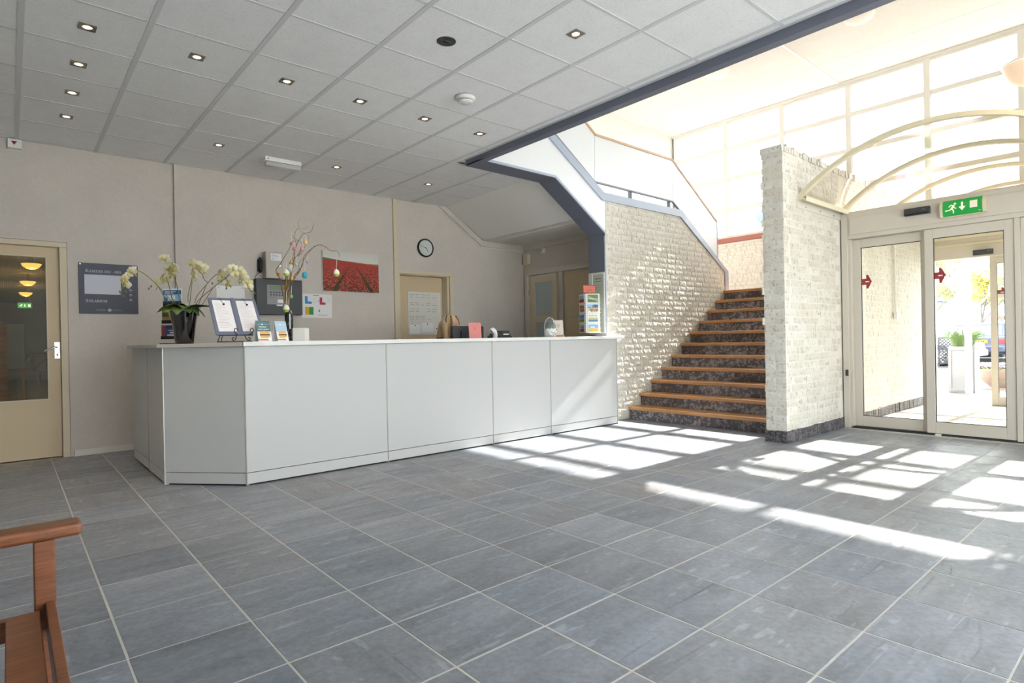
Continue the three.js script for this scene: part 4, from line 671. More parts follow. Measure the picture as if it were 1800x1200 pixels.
/* menu board on a wrought iron easel */
{
  const o = thing('menu_easel', 'black wrought iron easel with scroll feet on the counter', 'easel', [1.365, CT, -4.86], 0);
  const r = 0.0035, scroll = (x, s) => tube([[x, 0.05, 0.045], [x + 0.012 * s, 0.02, 0.055], [x + 0.03 * s, 0.012, 0.058], [x + 0.035 * s, 0.03, 0.058], [x + 0.02 * s, 0.035, 0.058]], r, 20, 6);
  const hook = (x, s) => tube([[x, 0.052, 0.05], [x - 0.02 * s, 0.065, 0.075], [x - 0.035 * s, 0.085, 0.08], [x - 0.028 * s, 0.105, 0.078], [x - 0.012 * s, 0.098, 0.076], [x - 0.014 * s, 0.085, 0.076]], r, 24, 6);
  mesh('frame', [rod([-0.16, 0.052, 0.045], [0.16, 0.052, 0.045], r, 8), rod([-0.13, 0.05, 0.045], [-0.15, 0.004, 0.07], r, 8), rod([0.13, 0.05, 0.045], [0.15, 0.004, 0.07], r, 8), rod([-0.15, 0.004, 0.07], [0.15, 0.004, 0.07], r, 8), rod([-0.10, 0.05, 0.03], [-0.06, 0.33, -0.2], r, 8), rod([0.10, 0.05, 0.03], [0.06, 0.33, -0.2], r, 8)], M.black, o);
  mesh('back_leg', [rod([0, 0.29, -0.185], [-0.10, 0.004, -0.22], r, 8), rod([-0.15, 0.004, 0.07], [-0.10, 0.004, -0.22], r, 8)], M.black, o); mesh('scroll', scroll(-0.03, -1), M.black, o); mesh('scroll', scroll(0.03, 1), M.black, o); mesh('hook', hook(-0.02, 1), M.black, o); mesh('hook', hook(0.05, -1), M.black, o);
  const b = thing('menu_board', 'blue grey double menu board with two white pages', 'menu', [1.365, CT + 0.058, -4.805], 0); b.rotation.x = -0.66;
  const blue = new THREE.MeshPhysicalMaterial({ color: H('#5d6780'), roughness: 0.5 });
  mesh('board', rb(-0.178, 0.178, 0, 0.375, -0.012, 0, 0.004), blue, b); mesh('spine', rb(-0.012, 0.012, 0, 0.375, 0, 0.004, 0.002), blue, b);
  const page = (s) => canvasTex(200, 400, (g) => { g.fillStyle = '#e2e2ea'; g.fillRect(0, 0, 200, 400); const q = rng(s); for (let y = 34; y < 360; y += 15) { g.fillStyle = q() < 0.2 ? '#8f8f9e' : '#b3b3c0'; g.fillRect(20, y, 60 + q() * 100, 3); } });
  [-0.087, 0.087].forEach((x, i) => { mesh('page', bx(x - 0.066, x + 0.066, 0.03, 0.347, 0.0, 0.0025), M.paper, b); const p = printFace(b, 0.13, 0.314, x, 0.1885, 0.0032, page(i + 3), 'menu_print'); mesh('clip_ball', [new THREE.SphereGeometry(0.008, 12, 10).translate(x + 0.012, 0.30, 0.01), rod([x + 0.012, 0.30, 0.01], [x - 0.008, 0.375, 0.004], 0.0015, 6)], M.black, b); });
}
/* folded tent cards */
function tent(x, z, turn, w, h, art, label) {
  const t = thing('tent_card', label, 'card', [x, CT, z], turn), d = 0.045, l = Math.hypot(h, d), a = Math.atan2(d, h);
  const f = mesh('front_face', bx(-w / 2, w / 2, 0, l, -0.0007, 0), M.paper, t); f.position.z = d; f.rotation.x = -a; const k = mesh('back_face', bx(-w / 2, w / 2, 0, l, 0, 0.0007), M.paper, t); k.position.z = -d; k.rotation.x = a; mesh('foot', bx(-w / 2, w / 2, 0, 0.001, -d, d), M.paper, t);
  const p = printFace(t, w, l, 0, 0, 0, art); p.geometry = p.geometry.clone().translate(0, l / 2, 0.0006); p.position.set(0, 0, d); p.rotation.x = -a; p.rotation.y = 0;
}
const burger = (sky, text) => canvasTex(160, 250, (g) => {
  g.fillStyle = sky; g.fillRect(0, 0, 160, 130); g.fillStyle = '#dfe3e3'; g.fillRect(0, 130, 160, 120); g.fillStyle = '#eef2f2'; g.beginPath(); g.arc(72, 44, 9, 0, 7); g.fill(); g.fillRect(10, 43, 48, 2); g.fillRect(88, 43, 60, 2);
  if (text) { g.font = 'bold 22px sans-serif'; g.fillText('Fletcher', 30, 82); g.fillStyle = '#b9c9cb'; g.fillRect(18, 98, 52, 11); g.fillRect(78, 98, 64, 11); }
  g.fillStyle = '#d9a85a'; g.beginPath(); g.ellipse(84, 150, 56, 30, 0, Math.PI, 0); g.fill(); g.fillStyle = '#e9c25a'; g.fillRect(30, 150, 110, 10); g.fillStyle = '#6d3f28'; g.fillRect(28, 160, 114, 18); g.fillStyle = '#8fae4a'; g.fillRect(26, 176, 116, 6); g.fillStyle = '#d9a85a'; g.fillRect(32, 184, 106, 22); g.fillStyle = '#c9806a'; g.fillRect(0, 222, 120, 16); g.fillStyle = '#f4f4f2'; g.beginPath(); g.arc(132, 216, 17, 0, 7); g.fill();
});
tent(1.505, -4.745, 0.22, 0.115, 0.163, burger('#54767c', true), 'teal tent card showing a hamburger beside the menu easel');
tent(1.645, -4.755, 0.26, 0.10, 0.16, burger('#a9c3d8', false), 'pale blue tent card showing a hamburger next to black vase');
/* black vase with curly willow */
{
  const o = thing('willow_vase', 'slim black speckled vase holding curly willow twigs', 'vase', [1.80, CT, -4.985], YAW), q = rng(77);
  const spk = canvasTex(256, 256, (g) => { g.fillStyle = '#101014'; g.fillRect(0, 0, 256, 256); for (let i = 0; i < 420; i++) { g.fillStyle = q() < 0.5 ? '#b9b9c2' : '#55555e'; g.fillRect(q() * 256, q() * 256, 1 + q() * 5, 1 + q() * 3); } });
  mesh('vase', [lathe([[0.001, 0], [0.03, 0], [0.034, 0.01], [0.034, 0.22], [0.026, 0.25], [0.026, 0.265], [0.022, 0.264], [0.022, 0.2], [0.001, 0.19]], 28)], new THREE.MeshPhysicalMaterial({ map: spk, roughness: 0.12, clearcoat: 1 }), o);
  const S = 1 / 206, P = ([X, Y], z) => [(430 + X / 6.667 - 503) * S, (599 - (370 + Y / 6.667)) * S, z];
  const tw = new THREE.MeshPhysicalMaterial({ color: H('#7a5f42'), roughness: 0.8 }), straw = new THREE.MeshPhysicalMaterial({ color: H('#a98a52'), roughness: 0.85 });
  [[[470, 1240], [440, 960], [450, 820], [470, 640], [520, 500], [545, 380], [528, 320], [540, 230], [580, 170], [572, 112], [610, 66]], [[480, 1240], [450, 950], [500, 800], [560, 560], [640, 500], [690, 380], [725, 305], [650, 255], [610, 208], [680, 220], [716, 185]], [[490, 1240], [470, 950], [560, 780], [660, 660], [690, 550], [760, 480], [870, 420], [950, 450], [1000, 490], [1080, 500], [1105, 560]], [[475, 1240], [430, 960], [410, 800], [378, 715], [440, 640], [500, 560], [550, 480], [600, 390], [670, 385]], [[485, 1240], [460, 940], [520, 820], [600, 720], [640, 600], [690, 505], [775, 410]], [[480, 1240], [450, 940], [480, 700], [540, 580], [620, 520], [655, 400], [565, 325], [538, 290]], [[490, 1240], [465, 950], [530, 800], [580, 600], [600, 470], [700, 300], [790, 275], [826, 180]], [[480, 1240], [440, 1000], [450, 860], [470, 700], [530, 560], [560, 500], [610, 420]], [[480, 1240], [470, 1000], [520, 860], [610, 690], [600, 640], [640, 560]]].forEach((b, i) => {
    const pts = b.map((p, k) => P(p, ((i * 37) % 7 - 3) * 0.006 * Math.min(k, 5))), n = pts.length; const c = new THREE.CatmullRomCurve3(pts.map((p) => new THREE.Vector3(...p))), g = new THREE.TubeGeometry(c, n * 7, 0.0056, 6, false), p = g.attributes.position, seg = n * 7;
    for (let k = 0; k <= seg; k++) { const m = c.getPointAt(k / seg), s = 1 - 0.72 * (k / seg); for (let j = 0; j <= 6; j++) { const id = k * 7 + j; p.setXYZ(id, m.x + (p.getX(id) - m.x) * s, m.y + (p.getY(id) - m.y) * s, m.z + (p.getZ(id) - m.z) * s); } }
    mesh('twig', g, i < 2 ? straw : tw, o);
  });
  for (let i = 0; i < 9; i++) mesh('dry_stem', tube([[R(-0.012, 0.012), 0.2, R(-0.012, 0.012)], [-0.02 + R(-0.02, 0.02), 0.32, R(-0.02, 0.02)], [-0.01 + R(-0.03, 0.05), 0.42 + R(0, 0.06), R(-0.02, 0.03)]], 0.0028, 12, 5), straw, o);
  /* painted eggs that hang from the twigs */
  const eggG = (r) => lathe(Array.from({ length: 15 }, (_, i) => { const a = -Math.PI / 2 + (Math.PI * i) / 14; return [Math.max(0.0003, r * Math.cos(a) * (1 - 0.12 * Math.sin(a))), r * 1.28 * Math.sin(a)]; }), 18);
  const eggs = [[518, 675, 36, '#e3e1da', 0, 'large white egg below the yellow egg'], [500, 738, 32, '#e6e4da', '#c3cf4a', 'white egg dipped in lime, touching the large white egg'], [560, 405, 18, '#cf9ca2', 0, 'small pale pink egg high on the willow'], [590, 460, 22, '#c97f82', 0, 'coral pink egg high on the willow'], [675, 460, 22, '#d59aa0', 0, 'rose pink egg beneath the peach egg'], [712, 380, 24, '#d8b184', 0, 'peach egg hanging highest on the willow'], [540, 608, 15, '#d3a93c', 0, 'small yellow egg above the large white egg'], [592, 635, 16, '#a9c0d2', 0, 'small light blue egg in the middle of the willow'], [720, 608, 16, '#a996c4', 0, 'small lilac egg above the turquoise egg'], [680, 760, 32, '#2f9cb8', 0, 'large turquoise egg on the willow'], [563, 805, 18, '#cfae52', 0, 'golden egg low between the twigs'], [548, 1012, 18, '#7fb288', 0, 'small green egg in front of the alarm panel'], [484, 1148, 34, '#dfe0d6', '#b9cc4a', 'white and lime egg resting at the rim of the vase'], [1067, 750, 33, '#e2e2d8', '#b9cc4a', 'white and lime egg on the long twig before the tulip picture']];
  eggs.forEach(([X, Y, r, c, dip, l], i) => {
    const z = ((i * 53) % 9 - 4) * 0.008 + 0.03, p = new THREE.Vector3(...P([X, Y], z)).applyAxisAngle(new THREE.Vector3(0, 1, 0), YAW), rr = r / 6.667 * S;
    const e = thing('easter_egg', l, 'egg', [1.80 + p.x, CT + p.y, -4.985 + p.z], YAW, 'eggs hanging from the willow');
    mesh('shell', eggG(rr), new THREE.MeshPhysicalMaterial({ color: H(c), roughness: 0.45 }), e);
    if (dip) mesh('dipped_end', [lathe(Array.from({ length: 8 }, (_, k) => { const a = -Math.PI / 2 + (k / 7) * 1.25; return [Math.max(0.0003, 1.015 * rr * Math.cos(a) * (1 - 0.12 * Math.sin(a))), rr * 1.295 * Math.sin(a)]; }), 18)], new THREE.MeshPhysicalMaterial({ color: H(dip), roughness: 0.45 }), e);
    mesh('ribbon', [rod([0, rr * 1.25, 0], [0.001, rr * 1.28 + (i === 13 ? 0.085 : i === 12 ? 0.11 : 0.05 + (i % 3) * 0.012), -0.01], 0.0014, 6), ...(dip ? [rod([0, rr * 1.3, 0.002], [-0.022, rr * 1.35, 0.004], 0.0012, 5)] : [])], M.paper, e);
  });
}
{ const o = thing('napkin_box', 'plain white square box beside the black vase', 'box', [1.845, CT, -4.84], YAW); mesh('box', rb(-0.052, 0.052, 0, 0.108, -0.05, 0.05, 0.003), M.white_plastic, o); mesh('slot', bx(-0.04, 0.04, 0.1078, 0.1085, -0.03, 0.03), M.paper, o); }
/* egg shaped glass bowl, card in a wooden stand */
{
  const o = thing('egg_ornament', 'cracked eggshell ornament of glass and white blossoms on counter', 'ornament', [4.765, CT, -4.86], YAW), q = rng(12);
  mesh('blossom_base', [lathe([[0.001, 0], [0.05, 0], [0.066, 0.03], [0.072, 0.06], [0.066, 0.09], [0.058, 0.1], [0.001, 0.09]], 26)], M.paper, o);
  const bl = []; for (let i = 0; i < 70; i++) { const a = q() * 6.283, y = 0.01 + q() * 0.09, r = 0.053 + 0.018 * Math.sin(Math.PI * y / 0.11); bl.push(new THREE.SphereGeometry(0.011, 6, 5).scale(1, 1, 0.5).rotateY(a).translate(r * Math.sin(a), y, r * Math.cos(a))); } mesh('blossoms', bl, M.white_plastic, o).userData.kind = 'stuff';
  const dots = []; for (let i = 0; i < 22; i++) { const a = q() * 6.283, y = 0.02 + q() * 0.07; dots.push(new THREE.SphereGeometry(0.004, 6, 5).translate(0.077 * Math.sin(a), y, 0.077 * Math.cos(a))); } mesh('blossom_centres', dots, M.charcoal, o).userData.kind = 'stuff';
  mesh('glass_shell', [lathe([[0.062, 0.09], [0.066, 0.12], [0.06, 0.16], [0.045, 0.195], [0.02, 0.222], [0.012, 0.227]], 26)], new THREE.MeshPhysicalMaterial({ color: H('#c9d4d4'), roughness: 0.08, transmission: 0.85, thickness: 0 }), o);
  mesh('broken_rim', [tube([[-0.063, 0.095, 0.02], [-0.066, 0.12, 0.015], [-0.06, 0.16, 0.01], [-0.045, 0.195, 0.005], [-0.012, 0.228, 0], [0.02, 0.215, 0.01], [0.04, 0.19, 0.02]], 0.0045, 30, 6)], M.paper, o);
  const c = thing('card_stand', 'beige card in a wooden foot beside the eggshell ornament', 'card', [4.905, CT, -4.86], YAW + 0.25);
  mesh('foot', rb(-0.065, 0.065, 0, 0.022, -0.03, 0.03, 0.003), M.oak, c); const k = mesh('card', bx(-0.062, 0.062, 0.012, 0.2, -0.002, 0), new THREE.MeshPhysicalMaterial({ color: H('#cfc5b8'), roughness: 0.8 }), c); k.rotation.x = -0.12;
  const p = printFace(c, 0.12, 0.18, 0, 0, 0, canvasTex(120, 180, (g) => { g.fillStyle = '#d3c9bc'; g.fillRect(0, 0, 120, 180); g.strokeStyle = '#6b625a'; g.lineWidth = 2; g.beginPath(); g.moveTo(40, 58); g.bezierCurveTo(40, 40, 60, 40, 60, 56); g.bezierCurveTo(60, 40, 82, 40, 80, 58); g.lineTo(60, 84); g.closePath(); g.stroke(); g.fillStyle = '#7b726a'; g.fillRect(44, 58, 34, 2); g.fillRect(48, 66, 24, 2); })); p.geometry = p.geometry.clone().translate(0, 0.105, 0.0008); p.rotation.x = -0.12;
}
/* revolving postcard rack */
{
  const RX = 5.53, RZ = -4.93, TR = YAW + 0.30, o = thing('postcard_rack', 'white wire revolving postcard rack at the end of the counter', 'rack', [RX, CT, RZ], TR);
  const s = 0.095, wm = M.white_plastic; mesh('base', [lathe([[0.001, 0], [0.085, 0], [0.08, 0.012], [0.012, 0.022], [0.001, 0.022]], 28)], M.charcoal, o); mesh('pole', rod([0, 0.02, 0], [0, 0.56, 0], 0.006, 10), M.steel, o);
  for (let f = 0; f < 4; f++) { const g = []; for (let r = 0; r < 4; r++) { const y = 0.05 + r * 0.122; g.push(rod([-s, y, s + 0.016], [s, y, s + 0.016], 0.002, 5), rod([-s, y + 0.05, s + 0.018], [s, y + 0.05, s + 0.018], 0.002, 5), rod([-s + 0.01, y, s], [-s + 0.01, y, s + 0.018], 0.002, 5), rod([s - 0.01, y, s], [s - 0.01, y, s + 0.018], 0.002, 5)); } g.push(rod([-s, 0.04, s], [-s, 0.53, s], 0.0025, 6), rod([s, 0.04, s], [s, 0.53, s], 0.0025, 6), bx(-s + 0.001, s - 0.001, 0.045, 0.53, s - 0.006, s - 0.003)); mesh('rack_side', g.map((x) => x.rotateY(f * Math.PI / 2)), wm, o); }
  mesh('top_sign', rb(-0.085, 0.085, 0.545, 0.645, -0.004, 0.004, 0.002), new THREE.MeshPhysicalMaterial({ color: H('#d9705f'), roughness: 0.5 }), o);
  printFace(o, 0.166, 0.096, 0, 0.595, 0.0046, canvasTex(166, 96, (g) => { g.fillStyle = '#de7a68'; g.fillRect(0, 0, 166, 96); g.strokeStyle = '#5a2a26'; g.lineWidth = 5; g.strokeRect(2, 2, 162, 92); g.fillStyle = '#a8483e'; g.fillRect(46, 52, 74, 3); g.fillRect(38, 64, 90, 3); g.fillRect(60, 30, 46, 3); }), 'sign_print');
  const art = (fn) => canvasTex(160, 108, (g) => { g.fillStyle = '#f0efe8'; g.fillRect(0, 0, 160, 108); fn(g, rng(3)); });
  const field = (sky, land, extra) => (g, q) => { g.fillStyle = sky; g.fillRect(8, 8, 144, 46); g.fillStyle = land; g.fillRect(8, 54, 144, 46); extra?.(g, q); };
  const many = (cols) => (g, q) => { for (let i = 0; i < 260; i++) { g.fillStyle = cols[Math.floor(q() * cols.length)]; g.fillRect(8 + q() * 136, 8 + q() * 84, 10, 8); } };
  const arts = [field('#7fb0dc', '#c9a83a', (g) => { g.fillStyle = '#e7eef6'; g.fillRect(40, 34, 60, 14); }), (g) => { g.fillStyle = '#e9efe9'; g.fillRect(8, 8, 144, 92); g.fillStyle = '#2a2a2a'; for (let i = 0; i < 6; i++) g.fillRect(20 + i * 21, 16 + (i % 2) * 5, 13, 9); g.fillStyle = '#b9b13c'; g.fillRect(12, 46, 136, 22); g.fillStyle = '#5f86a8'; g.fillRect(12, 72, 136, 26); }, (g, q) => { g.fillStyle = '#7fb6e4'; g.fillRect(4, 4, 152, 46); many(['#b97a52', '#7d8a4a', '#d9c08a', '#a85248', '#5a6a4a'])(g, q); g.fillStyle = '#8fc0ea'; g.fillRect(8, 8, 60, 34); g.fillStyle = '#3b5aa0'; g.fillRect(84, 8, 66, 30); }, (g) => { g.fillStyle = '#6f8a58'; g.fillRect(4, 4, 152, 100); g.fillStyle = '#a9bd84'; g.beginPath(); g.moveTo(10, 20); g.lineTo(150, 70); g.lineTo(150, 96); g.lineTo(20, 60); g.fill(); g.fillStyle = '#4f6a80'; g.fillRect(20, 76, 100, 12); },
    field('#9fc4e4', '#a83a34'), many(['#b0483c', '#8a3a30', '#c9806a', '#6a5a34']), field('#3f86d4', '#7a8a3a'), field('#88a8c4', '#7a8a6a', (g) => { g.fillStyle = '#c4302c'; g.beginPath(); g.ellipse(90, 66, 26, 34, 0, 0, 7); g.fill(); })];
  const names8 = ['postcard of a yellow field under blue sky, lowest on the rack front', 'postcard of black and white cows above yellow flowers on rack front', 'postcard of village views under blue sky on rack front', 'postcard of green fields and a canal, top of the rack front', 'postcard of a red tulip field, top of the rack side', 'postcard full of red flowers on the rack side', 'postcard of blue sky over green land on the rack side', 'postcard with one big red flower, lowest on the rack side'];
  for (let f = 0; f < 2; f++) for (let r = 0; r < 4; r++) {
    const n = f * 4 + (f ? 3 - r : r), a = TR - f * Math.PI / 2, w = 0.15, h = 0.104, y = 0.052 + r * 0.122, p = new THREE.Vector3(0, y, s + 0.006).applyAxisAngle(new THREE.Vector3(0, 1, 0), a);
    const c = thing('postcard', names8[n], 'postcard', [RX + p.x, CT + p.y, RZ + p.z], a, 'postcards in the revolving rack'); mesh('card', bx(-w / 2, w / 2, 0, h, -0.003, 0.003), M.paper, c); printFace(c, w, h, 0, h / 2, 0.0035, art(arts[n]), 'picture');
  }
}
/* computer screen seen from behind, pink card, printer, telephone set */
{
  const m = thing('computer_monitor', 'black computer monitor seen from behind on the reception desk', 'monitor', [3.90, 0.75, -5.30], 0.10);
  mesh('stand_base', [rb(-0.11, 0.11, 0, 0.015, -0.09, 0.09, 0.004)], M.black, m); mesh('stand_neck', rb(-0.03, 0.03, 0.015, 0.3, -0.005, 0.03, 0.004), M.black, m); mesh('back_shell', [rb(-0.235, 0.235, 0.12, 0.475, -0.02, 0.022, 0.01, 2), rb(-0.12, 0.12, 0.2, 0.42, 0.022, 0.045, 0.012, 2)], M.charcoal, m); mesh('screen', rb(-0.225, 0.225, 0.13, 0.465, -0.0225, -0.02, 0.001), M.black_gloss, m); mesh('handle_slot', rb(-0.03, 0.06, 0.385, 0.405, 0.0455, 0.0475, 0.001), M.black, m);
  const c = thing('pink_card', 'pink card standing before the computer monitor', 'card', [3.83, CT, -5.06], -0.25); const k = mesh('card', bx(-0.072, 0.072, 0, 0.172, -0.001, 0.001), new THREE.MeshPhysicalMaterial({ color: H('#d98a86'), roughness: 0.75 }), c); k.rotation.x = -0.1; const mk = mesh('mark', bx(-0.004, 0.004, 0.09, 0.125, 0.001, 0.0015), M.red_wood, c); mk.rotation.x = -0.1; mesh('foot', bx(-0.05, 0.05, 0, 0.002, -0.035, 0.006), M.paper, c);
  const p = thing('receipt_printer', 'black receipt printer with a white paper roll behind the counter', 'printer', [4.35, 0.75, -5.28], 0.1);
  mesh('body', [rb(-0.11, 0.11, 0, 0.36, -0.1, 0.1, 0.012, 2)], M.black, p); mesh('lid', [extrudeXY([[-0.1, 0.36], [0.1, 0.36], [0.075, 0.42], [-0.05, 0.42]], -0.09, 0.09, [], 0.006)], M.charcoal, p); mesh('label', [bx(-0.03, 0.06, 0.37, 0.385, 0.09, 0.093)], M.white_plastic, p); mesh('paper_strip', [tube([[-0.12, 0.30, 0.05], [-0.13, 0.40, 0.05], [-0.16, 0.43, 0.05], [-0.19, 0.41, 0.05]], 0.028, 14, 8)], M.paper, p);
}

/* ================= ENTRANCE FITTINGS ================= */
{
  const e = thing('exit_sign', 'green emergency exit sign with a running figure over the sliding doors', 'sign', [7.163, 2.285, -1.462], -Math.PI / 2), n = 14, hw = 0.158, hh = 0.078, bul = 0.045, prof = [];
  for (let i = 0; i <= n; i++) { const a = -1 + (2 * i) / n; prof.push([hh * a, 0.02 + bul * Math.sqrt(1 - 0.86 * a * a)]); }
  const pos = [], uv = []; for (let i = 0; i < n; i++) { const [y0, z0] = prof[i], [y1, z1] = prof[i + 1], v0 = i / n, v1 = (i + 1) / n; pos.push(-hw, y0, z0, hw, y0, z0, hw, y1, z1, -hw, y0, z0, hw, y1, z1, -hw, y1, z1); uv.push(0, v0, 1, v0, 1, v1, 0, v0, 1, v1, 0, v1); }
  let g = new THREE.BufferGeometry(); g.setAttribute('position', new THREE.Float32BufferAttribute(pos, 3)); g.setAttribute('uv', new THREE.Float32BufferAttribute(uv, 2)); g.computeVertexNormals();
  const t = canvasTex(640, 316, (c) => {
    c.fillStyle = '#1f8f3f'; c.fillRect(0, 0, 640, 316); c.fillStyle = '#e9ecd0'; c.strokeStyle = '#e9ecd0'; c.lineCap = 'round'; c.lineJoin = 'round';
    c.beginPath(); c.arc(208, 82, 20, 0, 7); c.fill(); c.lineWidth = 34; c.beginPath(); c.moveTo(186, 120); c.lineTo(152, 178); c.stroke(); c.lineWidth = 19; c.beginPath(); c.moveTo(150, 180); c.lineTo(112, 204); c.lineTo(52, 208); c.moveTo(156, 184); c.lineTo(182, 216); c.lineTo(178, 262); c.stroke(); c.lineWidth = 15; c.beginPath(); c.moveTo(186, 116); c.lineTo(140, 104); c.lineTo(112, 136); c.moveTo(186, 130); c.lineTo(196, 166); c.lineTo(226, 178); c.stroke();
    c.fillRect(306, 66, 32, 96); c.beginPath(); c.moveTo(264, 156); c.lineTo(380, 156); c.lineTo(322, 232); c.fill(); c.fillStyle = '#d9d2bd'; c.fillRect(446, 66, 118, 142); c.fillStyle = '#cfd8c0'; c.fillRect(574, 268, 40, 8);
  });
  const gl = new THREE.MeshPhysicalMaterial({ map: t, roughness: 0.3, emissive: C(1, 1, 1), emissiveMap: t, emissiveIntensity: 0.22 }); gl.name = 'sign_face'; mesh('sign_face', g, gl, e);
  const cap = extrudeXY([...prof.map(([y, z]) => [z, y]), [0.0, hh], [0.0, -hh]], -0.012, 0.012).rotateY(-Math.PI / 2); for (const s of [-1, 1]) mesh('end_cap', cap.clone().translate(s * (hw + 0.012), 0, 0), M.cream_plastic, e);
  mesh('backplate', bx(-hw, hw, -hh, hh, 0, 0.02), M.cream_plastic, e); mesh('edge_trim', [bx(-hw, hw, hh, hh + 0.006, 0, 0.04), bx(-hw, hw, -hh - 0.006, -hh, 0, 0.04)], M.cream_plastic, e);
}
function sensor(at, label) { const s = thing('door_sensor', label, 'sensor', at, -Math.PI / 2); mesh('housing', [extrudeXY([[0, -0.036], [0.035, -0.036], [0.05, -0.02], [0.045, 0.036], [0, 0.036]], -0.112, 0.112, [], 0.003).rotateY(-Math.PI / 2)], M.charcoal, s); mesh('lens_strip', bx(-0.1, 0.1, -0.033, -0.024, 0.046, 0.0485), M.black, s); mesh('brand_mark', bx(0.05, 0.075, 0.008, 0.013, 0.0475, 0.0495), M.steel, s); }
sensor([7.163, 2.31, -1.845], 'black motion sensor bar beside the green exit sign'); sensor([10.47, 2.175, -1.92], 'black motion sensor bar on the outer door header');
{
  const red = new THREE.MeshPhysicalMaterial({ color: H('#a23a42'), roughness: 0.5, transmission: 0.25, thickness: 0 });
  const arrow = (x, y, z, s, l) => { const a = thing('arrow_sticker', l, 'sticker', [x, y, z], -Math.PI / 2, 'red arrow stickers on the door glass'); mesh('arrow', [extrudeXY([[-0.048, -0.034], [-0.004, -0.034], [-0.004, -0.076], [0.016, -0.076], [0.052, 0], [0.016, 0.076], [-0.004, 0.076], [-0.004, 0.034], [-0.048, 0.034]].map(([p, q]) => [p * s, q * s]), 0, 0.0012)], red, a); mesh('lettering', bx(-0.012 * s, 0.026 * s, -0.006 * s, 0.006 * s, 0.0012, 0.0018), M.paper, a); };
  arrow(7.279, 1.635, -2.37, 1, 'red arrow sticker on the fixed glass leaf before the brick wall'); arrow(7.219, 1.635, -1.68, 1, 'red arrow sticker on the sliding leaf under the exit sign'); arrow(10.594, 1.60, -1.745, 0.95, 'red arrow sticker on the outer door glass');
  for (const [y, l] of [[1.55, 'upper white safety strip on the outer door glass'], [1.24, 'lower white safety strip on the outer door glass']]) solo('safety_strip', bx(10.592, 10.5955, y - 0.028, y + 0.028, -1.79, -1.23), M.paper, l, 'sticker', 'white strips on the outer door');
  const lk = thing('door_lock', 'small black lock plate on the inner door jamb', 'lock', [7.165, 0.62, -2.545], -Math.PI / 2); mesh('plate', rb(-0.014, 0.014, -0.035, 0.035, 0, 0.018, 0.003), M.charcoal, lk); mesh('cylinder', [cyl(0.008, 0.008, 0.006, 12).rotateX(Math.PI / 2).translate(0, 0, 0.02)], M.black, lk);
  const cd = thing('cable_conduit', 'white conduit with a switch box on the vestibule brick wall', 'conduit', [8.96, 0, -2.59]); mesh('conduit', rod([0, 1.32, 0.012], [0, 2.34, 0.012], 0.012, 10), M.white_plastic, cd); mesh('switch_box', rb(-0.04, 0.04, 1.24, 1.33, 0, 0.045, 0.006, 2), M.white_plastic, cd); for (const y of [1.75, 2.2]) mesh('clip', rb(-0.03, 0.02, y - 0.008, y + 0.008, 0, 0.028, 0.003), M.white_plastic, cd);
}
/* ================= LAMPS IN THE TALL HALL ================= */
{
  const sh = new THREE.MeshPhysicalMaterial({ color: H('#f5e8da'), roughness: 0.4, transmission: 0.25, thickness: 0, emissive: C(1, 0.66, 0.4), emissiveIntensity: 0.02 }); sh.name = 'lamp_shade';
  const p = thing('pendant_lamp', 'peach glass saucer pendant lamp with a white rim over the entrance', 'pendant lamp', [5.5, 2.79, -0.735]);
  mesh('bowl', [lathe([[0.001, 0], [0.05, 0.008], [0.10, 0.045], [0.135, 0.10], [0.152, 0.155], [0.149, 0.155], [0.131, 0.10], [0.097, 0.049], [0.001, 0.006]], 40)], sh, p); mesh('rim', [new THREE.TorusGeometry(0.152, 0.005, 8, 40).rotateX(Math.PI / 2).translate(0, 0.155, 0)], M.white_plastic, p);
  mesh('upper_shade', [lathe([[0.15, 0.158], [0.11, 0.185], [0.04, 0.215], [0.012, 0.22]], 36)], sh, p); mesh('bulb', [new THREE.SphereGeometry(0.03, 14, 10).translate(0, 0.10, 0)], new THREE.MeshPhysicalMaterial({ color: H('#fff0d0'), emissive: C(1, 0.75, 0.45), emissiveIntensity: 1 }), p); mesh('rod', [rod([0, 0.21, 0], [0, UC - 2.79, 0], 0.006, 8)], M.white_plastic, p); mesh('ceiling_rose', [cyl(0.05, 0.055, 0.03, 20).translate(0, UC - 2.79 - 0.015, 0)], M.white_plastic, p);
  const L = new THREE.PointLight(new THREE.Color(1, 0.75, 0.45), 0.4); L.position.set(5.5, 2.89, -0.735); L.castShadow = true; scene.add(L);
  for (const [x, z, l] of [[8.56, -4.86, 'white dome lamp on the high ceiling above the stairs'], [8.54, -2.82, 'white dome lamp on the high ceiling above the entrance']]) { const d = thing('dome_lamp', l, 'ceiling lamp', [x, UC, z], 0, 'dome lamps on the high ceiling'); mesh('base', [cyl(0.19, 0.19, 0.03, 32).translate(0, -0.015, 0)], M.white_plastic, d); mesh('dome', [lathe([[0.175, -0.03], [0.165, -0.07], [0.12, -0.10], [0.06, -0.115], [0.001, -0.118]], 32)], new THREE.MeshPhysicalMaterial({ color: H('#f0ece2'), roughness: 0.35 }), d); }
  const gl = thing('globe_lamp', 'pale blue globe wall lamp on the stair side of brick pier', 'wall lamp', [6.55, 2.40, -2.81]); mesh('bracket', [rod([0, -0.10, 0], [0, -0.10, -0.37], 0.01, 10), rod([0, -0.10, -0.37], [0, -0.06, -0.37], 0.016, 12), cyl(0.04, 0.04, 0.012, 20).rotateX(Math.PI / 2).translate(0, -0.10, -0.006)], M.steel, gl); mesh('globe', [new THREE.SphereGeometry(0.078, 24, 18).translate(0, 0.015, -0.37)], new THREE.MeshPhysicalMaterial({ color: H('#cfdcec'), roughness: 0.25, transmission: 0.5, thickness: 0 }), gl);
}
